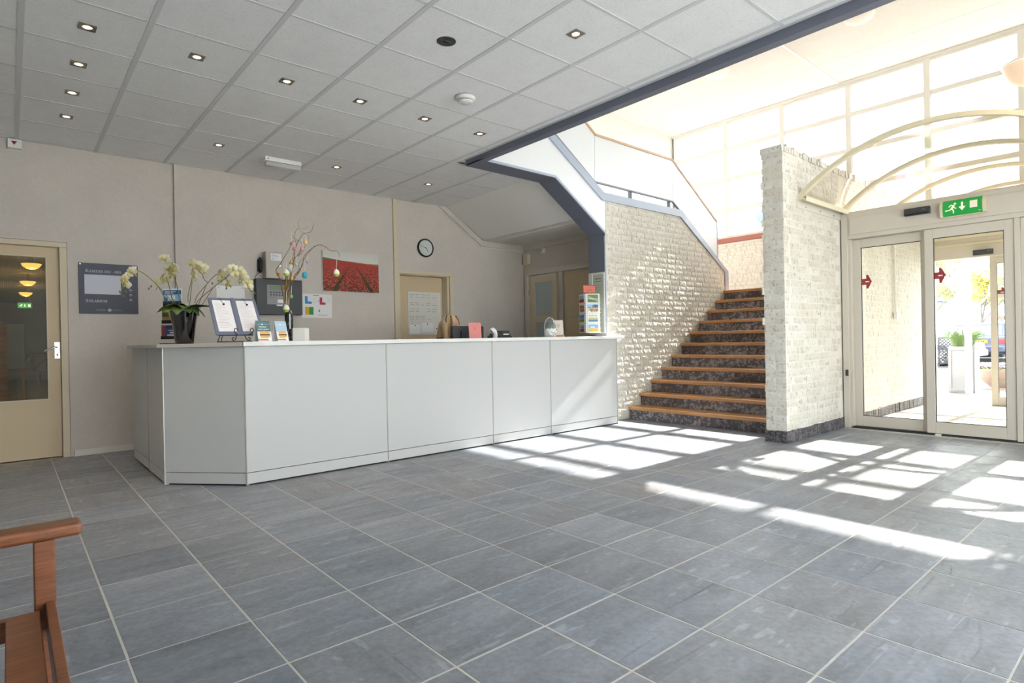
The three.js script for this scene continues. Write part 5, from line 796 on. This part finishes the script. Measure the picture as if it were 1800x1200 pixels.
/* ================= WOODEN BENCH IN THE FOREGROUND ================= */
{
  const b = thing('wooden_bench', 'brown varnished wooden bench with a flat armrest, standing before the counter', 'bench', [-0.20, 0, -1.48]);
  const X = (x) => x + 0.20, Z = (z) => z + 1.48;
  for (const z of [-2.025, -0.93]) {
    mesh('armrest', [uvMetres(new RoundedBoxGeometry(0.62, 0.036, 0.078, 3, 0.012).translate(X(-0.165), 0.568, Z(z)).rotateZ(0))], M.teak, b);
    mesh('front_leg', rb(X(0.040), X(0.086), 0, 0.55, Z(z) - 0.032, Z(z) + 0.032, 0.004), M.teak, b);
    mesh('back_leg', [bar([X(-0.44), 0, Z(z)], [X(-0.47), 0.55, Z(z)], 0.046, 0.05)], M.teak, b);
    mesh('side_rail', rb(X(-0.45), X(0.045), 0.30, 0.355, Z(z) - 0.014, Z(z) + 0.014, 0.003), M.teak, b);
    mesh('screw_plug', [cyl(0.007, 0.007, 0.003, 12).rotateX(Math.PI / 2).translate(X(0.07), 0.566, Z(z) + 0.0395)], M.teak, b);
  }
  mesh('front_rail', rb(X(0.062), X(0.084), 0.315, 0.388, Z(-1.99), Z(-0.96), 0.003), M.teak, b); mesh('back_rail', rb(X(-0.46), X(-0.435), 0.315, 0.37, Z(-1.99), Z(-0.96), 0.003), M.teak, b);
  for (let i = 0; i < 6; i++) mesh('seat_slat', rb(X(-0.018 - i * 0.082), X(0.05 - i * 0.082), 0.357, 0.374, Z(-1.985), Z(-0.965), 0.003), M.teak, b);
  for (let i = 0; i < 4; i++) mesh('back_slat', [bar([X(-0.475 - i * 0.022), 0.46 + i * 0.085, Z(-2.0)], [X(-0.475 - i * 0.022), 0.46 + i * 0.085, Z(-0.95)], 0.018, 0.06)], M.teak, b);
  for (const z of [-1.98, -1.48, -0.97]) mesh('back_stile', [bar([X(-0.46), 0.36, Z(z)], [X(-0.56), 0.76, Z(z)], 0.03, 0.045)], M.teak, b);
}
/* ================= CORRIDOR BEHIND THE GLAZED DOOR ================= */
{
  const dim = new THREE.MeshPhysicalMaterial({ color: H('#dcd3cb'), roughness: 0.9 }), dfl = new THREE.MeshPhysicalMaterial({ color: H('#97999e'), roughness: 0.6 }), dce = new THREE.MeshPhysicalMaterial({ color: H('#efeeec'), roughness: 0.9 });
  const part1 = (n, l, k, g, m) => mesh('surface', g, m, setting(n, l, k));
  part1('wall_corridor', 'dim corridor wall beyond the glazed door, hinge side', 'wall', [bx(-1.4, -1.25, -0.1, 2.7, -26.1, ZL - 0.2)], dim); part1('wall_corridor_side', 'dim corridor wall beyond the glazed door, handle side', 'wall', [bx(1.3, 1.37, -0.1, 2.7, -26.1, ZL - 0.2)], dim); part1('wall_corridor_end', 'far end wall of the dim corridor', 'wall', [bx(-1.4, 1.37, -0.1, 2.7, -26.2, -26.05)], dim);
  part1('floor_corridor', 'dark floor of the corridor behind the glazed door', 'floor', [bx(-1.4, 1.37, -0.12, -0.005, -26.2, ZL - 0.06)], dfl); part1('ceiling_corridor', 'grey ceiling of the corridor behind the glazed door', 'ceiling', [bx(-1.4, 1.37, 2.62, 2.75, -26.2, ZL - 0.2)], dce);
  const am = new THREE.MeshPhysicalMaterial({ color: H('#e0a83a'), roughness: 0.5, emissive: C(1.0, 0.55, 0.10), emissiveIntensity: 0.95 }); am.name = 'lamp_amber';
  [-12.35, -15.6, -18.7].forEach((z, i) => {
    const l = thing('corridor_lamp', ['amber bowl ceiling lamp just inside the corridor behind the glazed door', 'amber bowl ceiling lamp halfway down the corridor', 'amber bowl ceiling lamp deepest in the corridor, above the small exit sign'][i], 'ceiling lamp', [0.30 + i * 0.018, 2.62, z], 0, 'amber lamps in the corridor');
    mesh('bowl', [lathe([[0.001, -0.26], [0.06, -0.25], [0.11, -0.215], [0.135, -0.17], [0.13, -0.168], [0.001, -0.17]], 26)], am, l); mesh('stem', [rod([0, -0.18, 0], [0, 0, 0], 0.008, 8)], M.steel, l);
    const p = new THREE.PointLight(new THREE.Color(1, 0.6, 0.2), 0.2); p.position.set(0.30 + i * 0.018, 2.33, z); p.castShadow = true; scene.add(p);
  });
  const e = thing('corridor_exit_sign', 'small lit green exit sign at the far end of the corridor', 'sign', [0.33, 2.21, -20]); for (const s of [-1, 1]) mesh('hanger', [rod([s * 0.1, 0.08, -0.005], [s * 0.1, 0.41, -0.005], 0.004, 6)], M.steel, e); mesh('case', rb(-0.155, 0.155, -0.085, 0.085, -0.03, 0.02, 0.006), M.charcoal, e); const ef = mesh('sign_face', new THREE.PlaneGeometry(0.28, 0.14), null, e); const et = canvasTex(140, 70, (g) => { g.fillStyle = '#2f7a34'; g.fillRect(0, 0, 140, 70); g.fillStyle = '#d9f0c0'; g.fillRect(104, 20, 26, 32); g.fillRect(68, 16, 8, 24); g.beginPath(); g.moveTo(58, 38); g.lineTo(86, 38); g.lineTo(72, 56); g.fill(); g.beginPath(); g.arc(44, 20, 5, 0, 7); g.fill(); g.fillRect(26, 28, 18, 9); g.fillRect(14, 40, 20, 5); g.fillRect(34, 38, 5, 16); }); ef.material = new THREE.MeshPhysicalMaterial({ map: et, emissive: C(1, 1, 1), emissiveMap: et, emissiveIntensity: 1.3 }); ef.material.name = 'sign_glow'; ef.position.z = 0.0215;
  const cb = thing('corridor_cabinet', 'wooden cabinet with a pale blue door in the dim corridor', 'cabinet', [-0.25, 0, -14]); mesh('body', rb(-0.5, 0.22, 0.06, 1.55, -0.35, 0, 0.004), M.oak, cb); mesh('door', rb(0.22, 0.46, 0.72, 1.52, -0.3, 0.0, 0.004), new THREE.MeshPhysicalMaterial({ color: H('#8fa3bd'), roughness: 0.35 }), cb); mesh('shelf', rb(0.22, 0.47, 0.70, 0.72, -0.32, 0.02, 0.002), M.oak, cb); mesh('foot', bx(-0.45, 0.2, 0, 0.06, -0.3, -0.05), M.black, cb); mesh('side_post', bx(0.43, 0.47, 0, 0.70, -0.3, -0.25), M.oak, cb);
  const w = thing('wicker_chair', 'white wicker chair in the dim corridor behind the glazed door', 'chair', [0.62, 0, -21.2], -0.9), wm = new THREE.MeshPhysicalMaterial({ color: H('#9a968e'), roughness: 0.8 });
  mesh('seat', rb(-0.26, 0.26, 0.40, 0.45, -0.25, 0.25, 0.02, 2), wm, w); mesh('backrest', [new THREE.CylinderGeometry(0.30, 0.27, 0.48, 20, 3, true, Math.PI * 0.55, Math.PI * 0.9).translate(0, 0.69, 0.02)], wm, w); mesh('back_rim', [new THREE.TorusGeometry(0.30, 0.022, 8, 24, Math.PI * 0.9).rotateX(Math.PI / 2).rotateY(Math.PI * 0.95).translate(0, 0.93, 0.02)], wm, w);
  for (const [x, z] of [[-0.23, -0.22], [0.23, -0.22], [-0.24, 0.22], [0.24, 0.22]]) mesh('leg', [rod([x * 1.12, 0, z * 1.12], [x, 0.41, z], 0.018, 8)], wm, w); for (const s of [-1, 1]) mesh('arm', [tube([[s * 0.28, 0.90, -0.1], [s * 0.32, 0.72, 0.12], [s * 0.3, 0.64, 0.26], [s * 0.26, 0.42, 0.26]], 0.02, 16, 7)], wm, w);
}
/* ================= PERSON AT THE DESK ================= */
function field(res, centre, half, sdf, iso = 0) {             // marching cubes over a cube of half-width half
  const mc = new MarchingCubes(res, M.black, false, false, 120000); mc.isolation = 0; const n = mc.size, h = n / 2, f = mc.field;
  for (let z = 0; z < n; z++) for (let y = 0; y < n; y++) for (let x = 0; x < n; x++) f[x + y * n + z * n * n] = -sdf(centre[0] + half * (x - h) / h, centre[1] + half * (y - h) / h, centre[2] + half * (z - h) / h);
  mc.update(); const g = new THREE.BufferGeometry(); g.setAttribute('position', new THREE.Float32BufferAttribute(mc.positionArray.slice(0, mc.count * 3), 3)); g.scale(half, half, half).translate(...centre);
  const o = mergeVertices(g, 1e-5); o.computeVertexNormals(); return o.toNonIndexed();
}
const cap = (a, b, ra, rb2) => (x, y, z) => { const dx = b[0] - a[0], dy = b[1] - a[1], dz = b[2] - a[2], t = clamp(((x - a[0]) * dx + (y - a[1]) * dy + (z - a[2]) * dz) / (dx * dx + dy * dy + dz * dz)); return Math.hypot(x - a[0] - dx * t, y - a[1] - dy * t, z - a[2] - dz * t) - lerp(ra, rb2, t); };
const ell = (c, r) => (x, y, z) => { const k = Math.hypot((x - c[0]) / r[0], (y - c[1]) / r[1], (z - c[2]) / r[2]); return (k - 1) * Math.min(...r); };
const blend = (fs, k) => (x, y, z) => { let d = 1e3; for (const f of fs) { const e = f(x, y, z), h = clamp(0.5 + 0.5 * (e - d) / k); d = lerp(e, d, h) - k * h * (1 - h); } return d; };
{
  const skin = new THREE.MeshPhysicalMaterial({ color: H('#d3a08c'), roughness: 0.6 }), cloth = new THREE.MeshPhysicalMaterial({ color: H('#1d1c20'), roughness: 0.9 }), jeans = new THREE.MeshPhysicalMaterial({ color: H('#2a3040'), roughness: 0.9 }), hairM = new THREE.MeshPhysicalMaterial({ color: H('#d2b68c'), roughness: 0.55 }), hairD = new THREE.MeshPhysicalMaterial({ color: H('#8a6c48'), roughness: 0.6 });
  const w = thing('person', 'person in a black sweater bent over the desk behind the counter', 'person', [4.09, 0, -5.99], 0.45);
  const hc2 = [0, 1.245, 0.085];
  const torso = [cap([0, 0.58, -0.14], [0, 0.80, -0.12], 0.135, 0.125), cap([-0.06, 0.95, -0.07], [0.06, 0.95, -0.07], 0.125, 0.125), cap([-0.135, 1.035, -0.03], [0.135, 1.035, -0.03], 0.058, 0.058)];
  const arms = [-1, 1].flatMap((s) => [cap([s * 0.165, 1.02, -0.03], [s * 0.225, 0.82, 0.10], 0.05, 0.042), cap([s * 0.225, 0.82, 0.10], [s * 0.11, 0.79, 0.32], 0.040, 0.028)]);
  const legs = [-1, 1].flatMap((s) => [cap([s * 0.09, 0.56, -0.12], [s * 0.11, 0.52, 0.28], 0.085, 0.062), cap([s * 0.11, 0.52, 0.28], [s * 0.11, 0.12, 0.24], 0.058, 0.042)]);
  const neck = cap([0, 1.04, -0.02], [0, 1.16, 0.05], 0.052, 0.048);
  const body = field(84, [0, 0.62, 0.02], 0.66, blend([...torso, ...arms, ...legs, neck, cap([-0.11, 0.06, 0.22], [-0.11, 0.045, 0.40], 0.045, 0.035), cap([0.11, 0.06, 0.22], [0.11, 0.045, 0.40], 0.045, 0.035)], 0.045));
  const head = field(64, hc2, 0.17, blend([ell([0, 1.27, 0.07], [0.076, 0.088, 0.094]), ell([0, 1.205, 0.105], [0.056, 0.062, 0.066]), cap([0, 1.245, 0.165], [0, 1.222, 0.184], 0.009, 0.013), cap([-0.02, 1.19, 0.163], [0.02, 1.19, 0.163], 0.009, 0.009), ell([-0.078, 1.235, 0.06], [0.010, 0.026, 0.018]), ell([0.078, 1.235, 0.06], [0.010, 0.026, 0.018]), cap([0, 1.12, 0.03], [0, 1.18, 0.06], 0.05, 0.05)], 0.018));
  const hand = (s) => { const wx = s * 0.11, f = [cap([wx, 0.788, 0.31], [wx - s * 0.012, 0.782, 0.385], 0.024, 0.026), cap([wx + s * 0.012, 0.786, 0.33], [wx - s * 0.028, 0.775, 0.375], 0.012, 0.01)]; for (let i = 0; i < 4; i++) { const o = (i - 1.5) * 0.016, l = [0.062, 0.072, 0.07, 0.055][i]; f.push(cap([wx - s * 0.012 + o, 0.786, 0.39], [wx - s * 0.014 + o * 1.15, 0.784, 0.39 + l * 0.55], 0.0085, 0.008), cap([wx - s * 0.014 + o * 1.15, 0.784, 0.39 + l * 0.55], [wx - s * 0.016 + o * 1.15, 0.766, 0.39 + l], 0.008, 0.007)); } f.push(cap([wx - s * 0.024, 0.782, 0.345], [wx - s * 0.05, 0.775, 0.385], 0.011, 0.009), cap([wx - s * 0.05, 0.775, 0.385], [wx - s * 0.052, 0.768, 0.412], 0.009, 0.008)); return field(60, [wx - s * 0.01, 0.785, 0.385], 0.095, blend(f, 0.007)); };
  mesh('body', [body, head, hand(-1), hand(1)], skin, w);
  mesh('sweater', [field(80, [0, 0.82, 0.05], 0.44, blend([...torso, ...arms.map((f, i) => f)].map((f) => (x, y, z) => f(x, y, z) - 0.012), 0.045))], cloth, w);
  mesh('trousers', [field(72, [0, 0.36, 0.06], 0.46, blend([cap([-0.05, 0.58, -0.14], [0.05, 0.58, -0.14], 0.14, 0.14), ...legs].map((f) => (x, y, z) => f(x, y, z) - 0.011), 0.04))], jeans, w);
  for (const s of [-1, 1]) mesh('shoe', [rb(s * 0.11 - 0.05, s * 0.11 + 0.05, 0, 0.09, 0.17, 0.46, 0.04, 3)], cloth, w);
  const hair = blend([ell([0, 1.285, 0.045], [0.094, 0.098, 0.105]), cap([-0.075, 1.27, 0.02], [-0.10, 1.03, 0.055], 0.042, 0.032), cap([0.075, 1.27, 0.02], [0.10, 1.03, 0.055], 0.042, 0.032), cap([0, 1.25, -0.035], [0, 1.03, -0.10], 0.07, 0.055), cap([-0.09, 1.05, 0.05], [-0.11, 0.95, 0.075], 0.032, 0.02), cap([0.09, 1.05, 0.05], [0.11, 0.95, 0.075], 0.032, 0.02)], 0.03), face = ell([0, 1.20, 0.155], [0.062, 0.095, 0.075]);
  mesh('hair', [field(78, [0, 1.14, 0.02], 0.26, (x, y, z) => Math.max(hair(x, y, z), -face(x, y, z)))], hairM, w);
  mesh('hair_strand', [tube([[-0.06, 1.37, 0.10], [-0.092, 1.30, 0.125], [-0.098, 1.20, 0.125], [-0.10, 1.06, 0.11]], 0.014, 20, 7), tube([[0.06, 1.37, 0.10], [0.088, 1.30, 0.12], [0.09, 1.22, 0.12], [0.095, 1.08, 0.11]], 0.012, 20, 7)], hairD, w);
  mesh('hair_band', [new THREE.TorusGeometry(0.098, 0.006, 8, 28, Math.PI).rotateX(-0.25).translate(0, 1.285, 0.055)], M.black, w);
  for (const s of [-1, 1]) { mesh('eye', [new THREE.SphereGeometry(0.009, 10, 8).scale(1.3, 0.7, 0.8).translate(s * 0.03, 1.252, 0.153)], M.black, w); mesh('eyebrow', [rod([s * 0.016, 1.272, 0.160], [s * 0.046, 1.273, 0.148], 0.003, 6)], hairD, w); }
  mesh('mouth', [rod([-0.02, 1.186, 0.170], [0.02, 1.186, 0.170], 0.0045, 6)], new THREE.MeshPhysicalMaterial({ color: H('#a8605a'), roughness: 0.5 }), w);
  const c = thing('office_chair', 'black office chair under the person at the desk', 'chair', [4.09, 0, -6.05], 0.45);
  mesh('seat', rb(-0.23, 0.23, 0.40, 0.445, -0.27, 0.17, 0.02, 2), M.black, c); mesh('backrest', rb(-0.2, 0.2, 0.55, 0.88, -0.38, -0.34, 0.018, 2), M.black, c); mesh('back_stem', [bar([0, 0.42, -0.25], [0, 0.6, -0.36], 0.05, 0.02)], M.black, c); mesh('gas_column', [cyl(0.025, 0.03, 0.33, 14).translate(0, 0.24, -0.05)], M.steel, c); for (let i = 0; i < 5; i++) { const a = i * 1.2566; mesh('base_arm', [bar([0, 0.09, -0.05], [0.26 * Math.sin(a), 0.06, -0.05 + 0.26 * Math.cos(a)], 0.03, 0.04)], M.black, c); mesh('caster', [new THREE.SphereGeometry(0.03, 12, 8).translate(0.26 * Math.sin(a), 0.03, -0.05 + 0.26 * Math.cos(a))], M.black, c); }
}
/* ================= OUT OF DOORS ================= */
{
  const conc = new THREE.MeshPhysicalMaterial({ color: H('#8f8f94'), roughness: 0.85, map: scaled(tPlasterCol, 0.5) }), q = rng(21);
  const p = thing('planter', 'tall grey square planter outside the entrance', 'planter', [13.03, -0.03, -2.69]);
  mesh('box', rb(-0.185, 0.185, 0, 0.80, -0.19, 0.19, 0.006), conc, p); mesh('panel_frame', [rb(-0.198, -0.185, 0.03, 0.80, -0.19, -0.145, 0.002), rb(-0.198, -0.185, 0.03, 0.80, 0.145, 0.19, 0.002), rb(-0.198, -0.185, 0.03, 0.08, -0.145, 0.145, 0.002), rb(-0.198, -0.185, 0.755, 0.80, -0.145, 0.145, 0.002)], conc, p); mesh('rim', rb(-0.2, 0.2, 0.795, 0.82, -0.205, 0.205, 0.004), conc, p);
  const gm = new THREE.MeshPhysicalMaterial({ color: H('#7f9a55'), roughness: 0.8, transmission: 0.3, thickness: 0, side: THREE.DoubleSide }), gs = []; for (let i = 0; i < 420; i++) { const a = q() * 6.283, r = q() * 0.16, l = 0.2 + q() * 0.22, t = 0.25 + q() * 0.7, x = r * Math.cos(a), z = r * Math.sin(a); gs.push(tube([[x, 0.80, z], [x + Math.cos(a) * l * t * 0.3, 0.80 + l * 0.62, z + Math.sin(a) * l * t * 0.3], [x + Math.cos(a) * l * t, 0.80 + l * (1 - t * 0.35), z + Math.sin(a) * l * t]], 0.0025, 4, 3)); }
  const gr2 = mesh(numbered('ornamental_grass'), gs, gm, scene); gr2.position.set(13.03, -0.03, -2.69); gr2.userData = { label: 'tuft of pale green ornamental grass in the tall grey planter', category: 'grass', kind: 'stuff' };
  const c = thing('entrance_canopy', 'white steel canopy with slender posts outside the entrance', 'canopy', [12.72, -0.03, -2.56]);
  mesh('post', rb(-0.045, 0.045, 0, 2.55, -0.045, 0.045, 0.004), M.frame_white, c); mesh('post', rb(-0.045, 0.045, 0, 2.55, 2.6, 2.69, 0.004), M.frame_white, c); mesh('cross_beam', [bar([0, 2.53, -0.1], [0, 2.53, 2.8], 0.06, 0.08)], M.frame_white, c); for (const z of [0, 1.3, 2.64]) { mesh('rafter', [bar([-1.8, 2.62, z], [1.6, 2.62, z], 0.05, 0.05)], M.frame_white, c); mesh('brace', [bar([0, 2.1, z === 1.3 ? 0 : z], [0.5, 2.55, z === 1.3 ? 0.5 : z], 0.03, 0.03)], M.frame_white, c); }
  mesh('roof_sheet', bx(-1.9, 1.7, 2.66, 2.668, -0.2, 2.9), M.acrylic, c);
  const b = thing('flower_bowl', 'round terracotta bowl planter outside the doors', 'planter', [14.15, -0.03, -2.36]), terra = new THREE.MeshPhysicalMaterial({ color: H('#a98f82'), roughness: 0.8 }); mesh('bowl', [lathe([[0.001, 0], [0.14, 0], [0.17, 0.03], [0.30, 0.16], [0.36, 0.30], [0.375, 0.36], [0.38, 0.375], [0.35, 0.375], [0.33, 0.34], [0.001, 0.33]], 36)], terra, b); mesh('foot_ring', [cyl(0.16, 0.18, 0.03, 24).translate(0, 0.015, 0)], terra, b);
  const fl = [], lf = []; for (let i = 0; i < 130; i++) { const a = q() * 6.283, r = Math.sqrt(q()) * 0.33; fl.push(new THREE.SphereGeometry(0.022, 6, 4).scale(1, 0.5, 1).translate(r * Math.cos(a), 0.41 + q() * 0.07, r * Math.sin(a))); lf.push(new THREE.SphereGeometry(0.035, 5, 4).scale(1, 0.4, 0.7).rotateY(a).translate(r * Math.cos(a) * 1.03, 0.36 + q() * 0.05, r * Math.sin(a) * 1.03)); }
  const fo = thing('bedding_flowers', 'pink and violet bedding flowers in the terracotta bowl', 'flowers', [14.15, -0.03, -2.36]); fo.userData.kind = 'stuff'; mesh('blossoms', fl, new THREE.MeshPhysicalMaterial({ color: H('#c79abf'), roughness: 0.7 }), fo).userData.kind = 'stuff'; mesh('foliage', lf, new THREE.MeshPhysicalMaterial({ color: H('#5f6d3c'), roughness: 0.7 }), fo).userData.kind = 'stuff';
}
function car(at, turn, paint, label, plate) {
  const c = thing('parked_car', label, 'car', at, turn), P = new THREE.MeshPhysicalMaterial({ color: H(paint), roughness: 0.25, clearcoat: 1 }), gl = new THREE.MeshPhysicalMaterial({ color: H('#8fa0ae'), roughness: 0.08, metalness: 0.3 }), ty = M.black;
  const arch = (x) => { const o = []; for (let i = 0; i <= 8; i++) { const a = Math.PI - (Math.PI * i) / 8; o.push([x + 0.36 * Math.cos(a), 0.30 + 0.36 * Math.sin(a)]); } return o; };
  mesh('body', [extrudeXY([[-2.2, 0.28], [-1.72, 0.28], ...arch(-1.36).slice(1, -1), [-1.0, 0.28], [0.98, 0.28], ...arch(1.34).slice(1, -1), [1.7, 0.28], [2.15, 0.30], [2.2, 0.52], [2.12, 0.74], [1.2, 0.90], [-2.12, 0.93], [-2.2, 0.86], [-2.24, 0.5]], -0.86, 0.86, [], 0.05)], P, c);
  mesh('cabin', [extrudeXY([[-2.1, 0.92], [1.15, 0.90], [0.42, 1.36], [0.1, 1.42], [-1.6, 1.41], [-1.85, 1.36]], -0.76, 0.76, [], 0.09)], P, c);
  mesh('side_window', [extrudeXY([[-1.95, 0.96], [0.95, 0.95], [0.40, 1.30], [-1.74, 1.32]], -0.775, 0.775, [], 0.004)], gl, c);
  const rw = mesh('rear_window', [bx(-0.62, 0.62, 0, 0.40, -0.004, 0.004)], gl, c); rw.position.set(-2.085, 0.95, 0); rw.rotation.set(0, -Math.PI / 2, 0); rw.rotation.order = 'YXZ'; rw.rotation.x = -0.52; const ws = mesh('windscreen', [bx(-0.64, 0.64, 0, 0.72, -0.004, 0.004)], gl, c); ws.rotation.order = 'YXZ'; ws.position.set(1.18, 0.90, 0); ws.rotation.y = Math.PI / 2; ws.rotation.x = -0.98;
  for (const x of [-1.36, 1.34]) for (const s of [-1, 1]) { const t = mesh('wheel', [new THREE.TorusGeometry(0.255, 0.075, 10, 28).translate(x, 0.33, s * 0.80)], ty, c); mesh('rim', [cyl(0.06, 0.06, 0.05, 14).rotateX(Math.PI / 2).translate(x, 0.33, s * 0.84), ...Array.from({ length: 9 }, (_, i) => bar([x, 0.33, s * 0.845], [x + 0.2 * Math.cos(i * 0.698), 0.33 + 0.2 * Math.sin(i * 0.698), s * 0.845], 0.035, 0.02)), new THREE.TorusGeometry(0.205, 0.015, 6, 24).translate(x, 0.33, s * 0.845)], M.chrome, t); }
  mesh('rear_bumper', [rb(-2.30, -2.12, 0.34, 0.58, -0.85, 0.85, 0.05, 2)], P, c); mesh('front_bumper', [rb(2.08, 2.26, 0.30, 0.52, -0.84, 0.84, 0.05, 2)], P, c); mesh('underside', bx(-2.05, 2.05, 0.16, 0.30, -0.62, 0.62), ty, c);
  for (const s of [-1, 1]) { mesh('tail_light', [rb(-2.235, -2.13, 0.64, 0.82, s * 0.70 - 0.14, s * 0.70 + 0.14, 0.02, 2)], new THREE.MeshPhysicalMaterial({ color: H('#b8242c'), roughness: 0.2 }), c); mesh('head_light', [rb(2.02, 2.16, 0.58, 0.72, s * 0.68 - 0.15, s * 0.68 + 0.15, 0.02, 2)], M.chrome, c); }
  if (plate) { const pl = mesh('number_plate', rb(-2.252, -2.24, 0.68, 0.79, -0.26, 0.26, 0.002), new THREE.MeshPhysicalMaterial({ color: H('#e0a32c'), roughness: 0.5 }), c); mesh('plate_marks', [-0.19, -0.13, -0.05, 0.01, 0.09, 0.15].map((z) => bx(-2.2535, -2.252, 0.705, 0.765, z - 0.02, z + 0.02)), M.black, pl); }
  return c;
}
car([28.6, -0.05, -5.15], 0.06, '#2c3450', 'dark blue estate car with a yellow number plate parked outside', true);
car([23.65, -0.05, -6.66], Math.PI / 2 + Math.PI, '#c9ccd2', 'silver car parked side on beyond the grey planter', false);
{
  const l = thing('lattice_fence', 'low dark diagonal lattice fence beside the silver car', 'fence', [22.3, -0.05, -4.95]), m = M.charcoal; mesh('fence_frame', [bar([0, 0.12, -0.3], [0, 0.12, 0.45], 0.03), bar([0, 0.92, -0.3], [0, 0.92, 0.45], 0.03), bar([0, 0, -0.3], [0, 0.92, -0.3], 0.03), bar([0, 0, 0.45], [0, 0.92, 0.45], 0.03)], m, l);
  for (let i = -7; i < 8; i++) { const z0 = -0.3 + i * 0.1; const a = Math.max(z0, -0.3), b = Math.min(z0 + 0.8, 0.45); if (b > a) { mesh('lath', [bar([0.008, 0.12 + a - z0, a], [0.008, 0.12 + b - z0, b], 0.012, 0.03)], m, l); mesh('lath', [bar([-0.008, 0.92 - (a - z0), a], [-0.008, 0.92 - (b - z0), b], 0.012, 0.03)], m, l); } }
  const h = thing('distant_house', 'grey blue house with a pitched roof far across the street', 'house', [66, 0, -17.6]), wl2 = new THREE.MeshPhysicalMaterial({ color: H('#8b93a6'), roughness: 0.9 }); mesh('walls', bx(-4, 4, -0.1, 4.0, -2.2, 2.0), wl2, h); mesh('roof', [extrudeXY([[-2.6, 3.9], [2.4, 3.9], [-0.1, 6.4]], -4.3, 4.3).rotateY(Math.PI / 2)], new THREE.MeshPhysicalMaterial({ color: H('#6d7488'), roughness: 0.9 }), h); for (const z of [-1.2, 0.2, 1.3]) { const wd = mesh('window', bx(-4.05, -3.98, 1.2, 2.4, z - 0.4, z + 0.4), M.frame_white, h); mesh('window_glass', bx(-4.08, -4.05, 1.28, 2.32, z - 0.33, z + 0.33), M.charcoal, wd); } mesh('eave_board', bx(-4.1, -4.0, 2.75, 3.0, -2.3, 2.1), M.frame_white, h);
}
function tree(at, height, spread, seed, leafCol, dens, label, leafy) {
  const q = rng(seed), t = thing('tree', label, 'tree', at), wood2 = [], tips = [];
  const grow = (p, d, l, r, k) => { const e = p.clone().addScaledVector(d, l); wood2.push(rod(p.toArray(), e.toArray(), r, 6, r * 0.68)); if (k <= 2) tips.push(e, p.clone().lerp(e, 0.5)); if (k === 0) return; const n = k > 3 ? 3 : 2 + Math.floor(q() * 2); for (let i = 0; i < n; i++) { const a = q() * 6.283, s = 0.45 + q() * 0.4; grow(e, d.clone().add(new THREE.Vector3(Math.cos(a) * s * spread, 0.12 + q() * 0.2, Math.sin(a) * s * spread)).normalize(), l * (0.66 + q() * 0.16), r * 0.66, k - 1); } };
  grow(new THREE.Vector3(0, -0.05, 0), new THREE.Vector3(0.05, 1, 0.08).normalize(), height * 0.3, height * 0.017, 5);
  mesh('trunk_and_branches', wood2, new THREE.MeshPhysicalMaterial({ color: H('#8b857c'), roughness: 0.95 }), t);
  const lv = [], base = new THREE.PlaneGeometry(0.12, 0.07); for (const p of tips) for (let i = 0; i < dens; i++) lv.push(base.clone().rotateX(q() * 3).rotateY(q() * 6).rotateZ(q() * 3).translate(p.x + (q() - 0.5) * 0.8, p.y + (q() - 0.5) * 0.7, p.z + (q() - 0.5) * 0.8));
  const f = mesh('foliage', lv, new THREE.MeshPhysicalMaterial({ color: H(leafCol), roughness: 0.8, transmission: 0.45, thickness: 0, side: THREE.DoubleSide }), t); f.userData.kind = 'stuff';
}
tree([37, 0, -7.55], 6.2, 0.95, 5, '#bcc48c', 6, 'sparse spring tree with a forked trunk across the street');
tree([33, 0, -4.95], 6.8, 0.7, 9, '#bcc08c', 4, 'thin budding tree seen through the outer door leaf');
tree([47, 0, -8.9], 5.4, 1.1, 14, '#d9d27e', 14, 'yellow green leafy tree behind the dark blue car');
tree([57, 0, -9.4], 5.0, 1.1, 18, '#d6d284', 14, 'yellow green bushy tree beside the canopy post');
tree([53, 0, -13.2], 5.2, 1.1, 23, '#c4c996', 8, 'pale green tree in front of the grey blue house');
tree([43, 0, -5.6], 5.2, 1.0, 31, '#cccc8c', 9, 'light green tree far behind the outer door');

renderer.render(scene, camera);
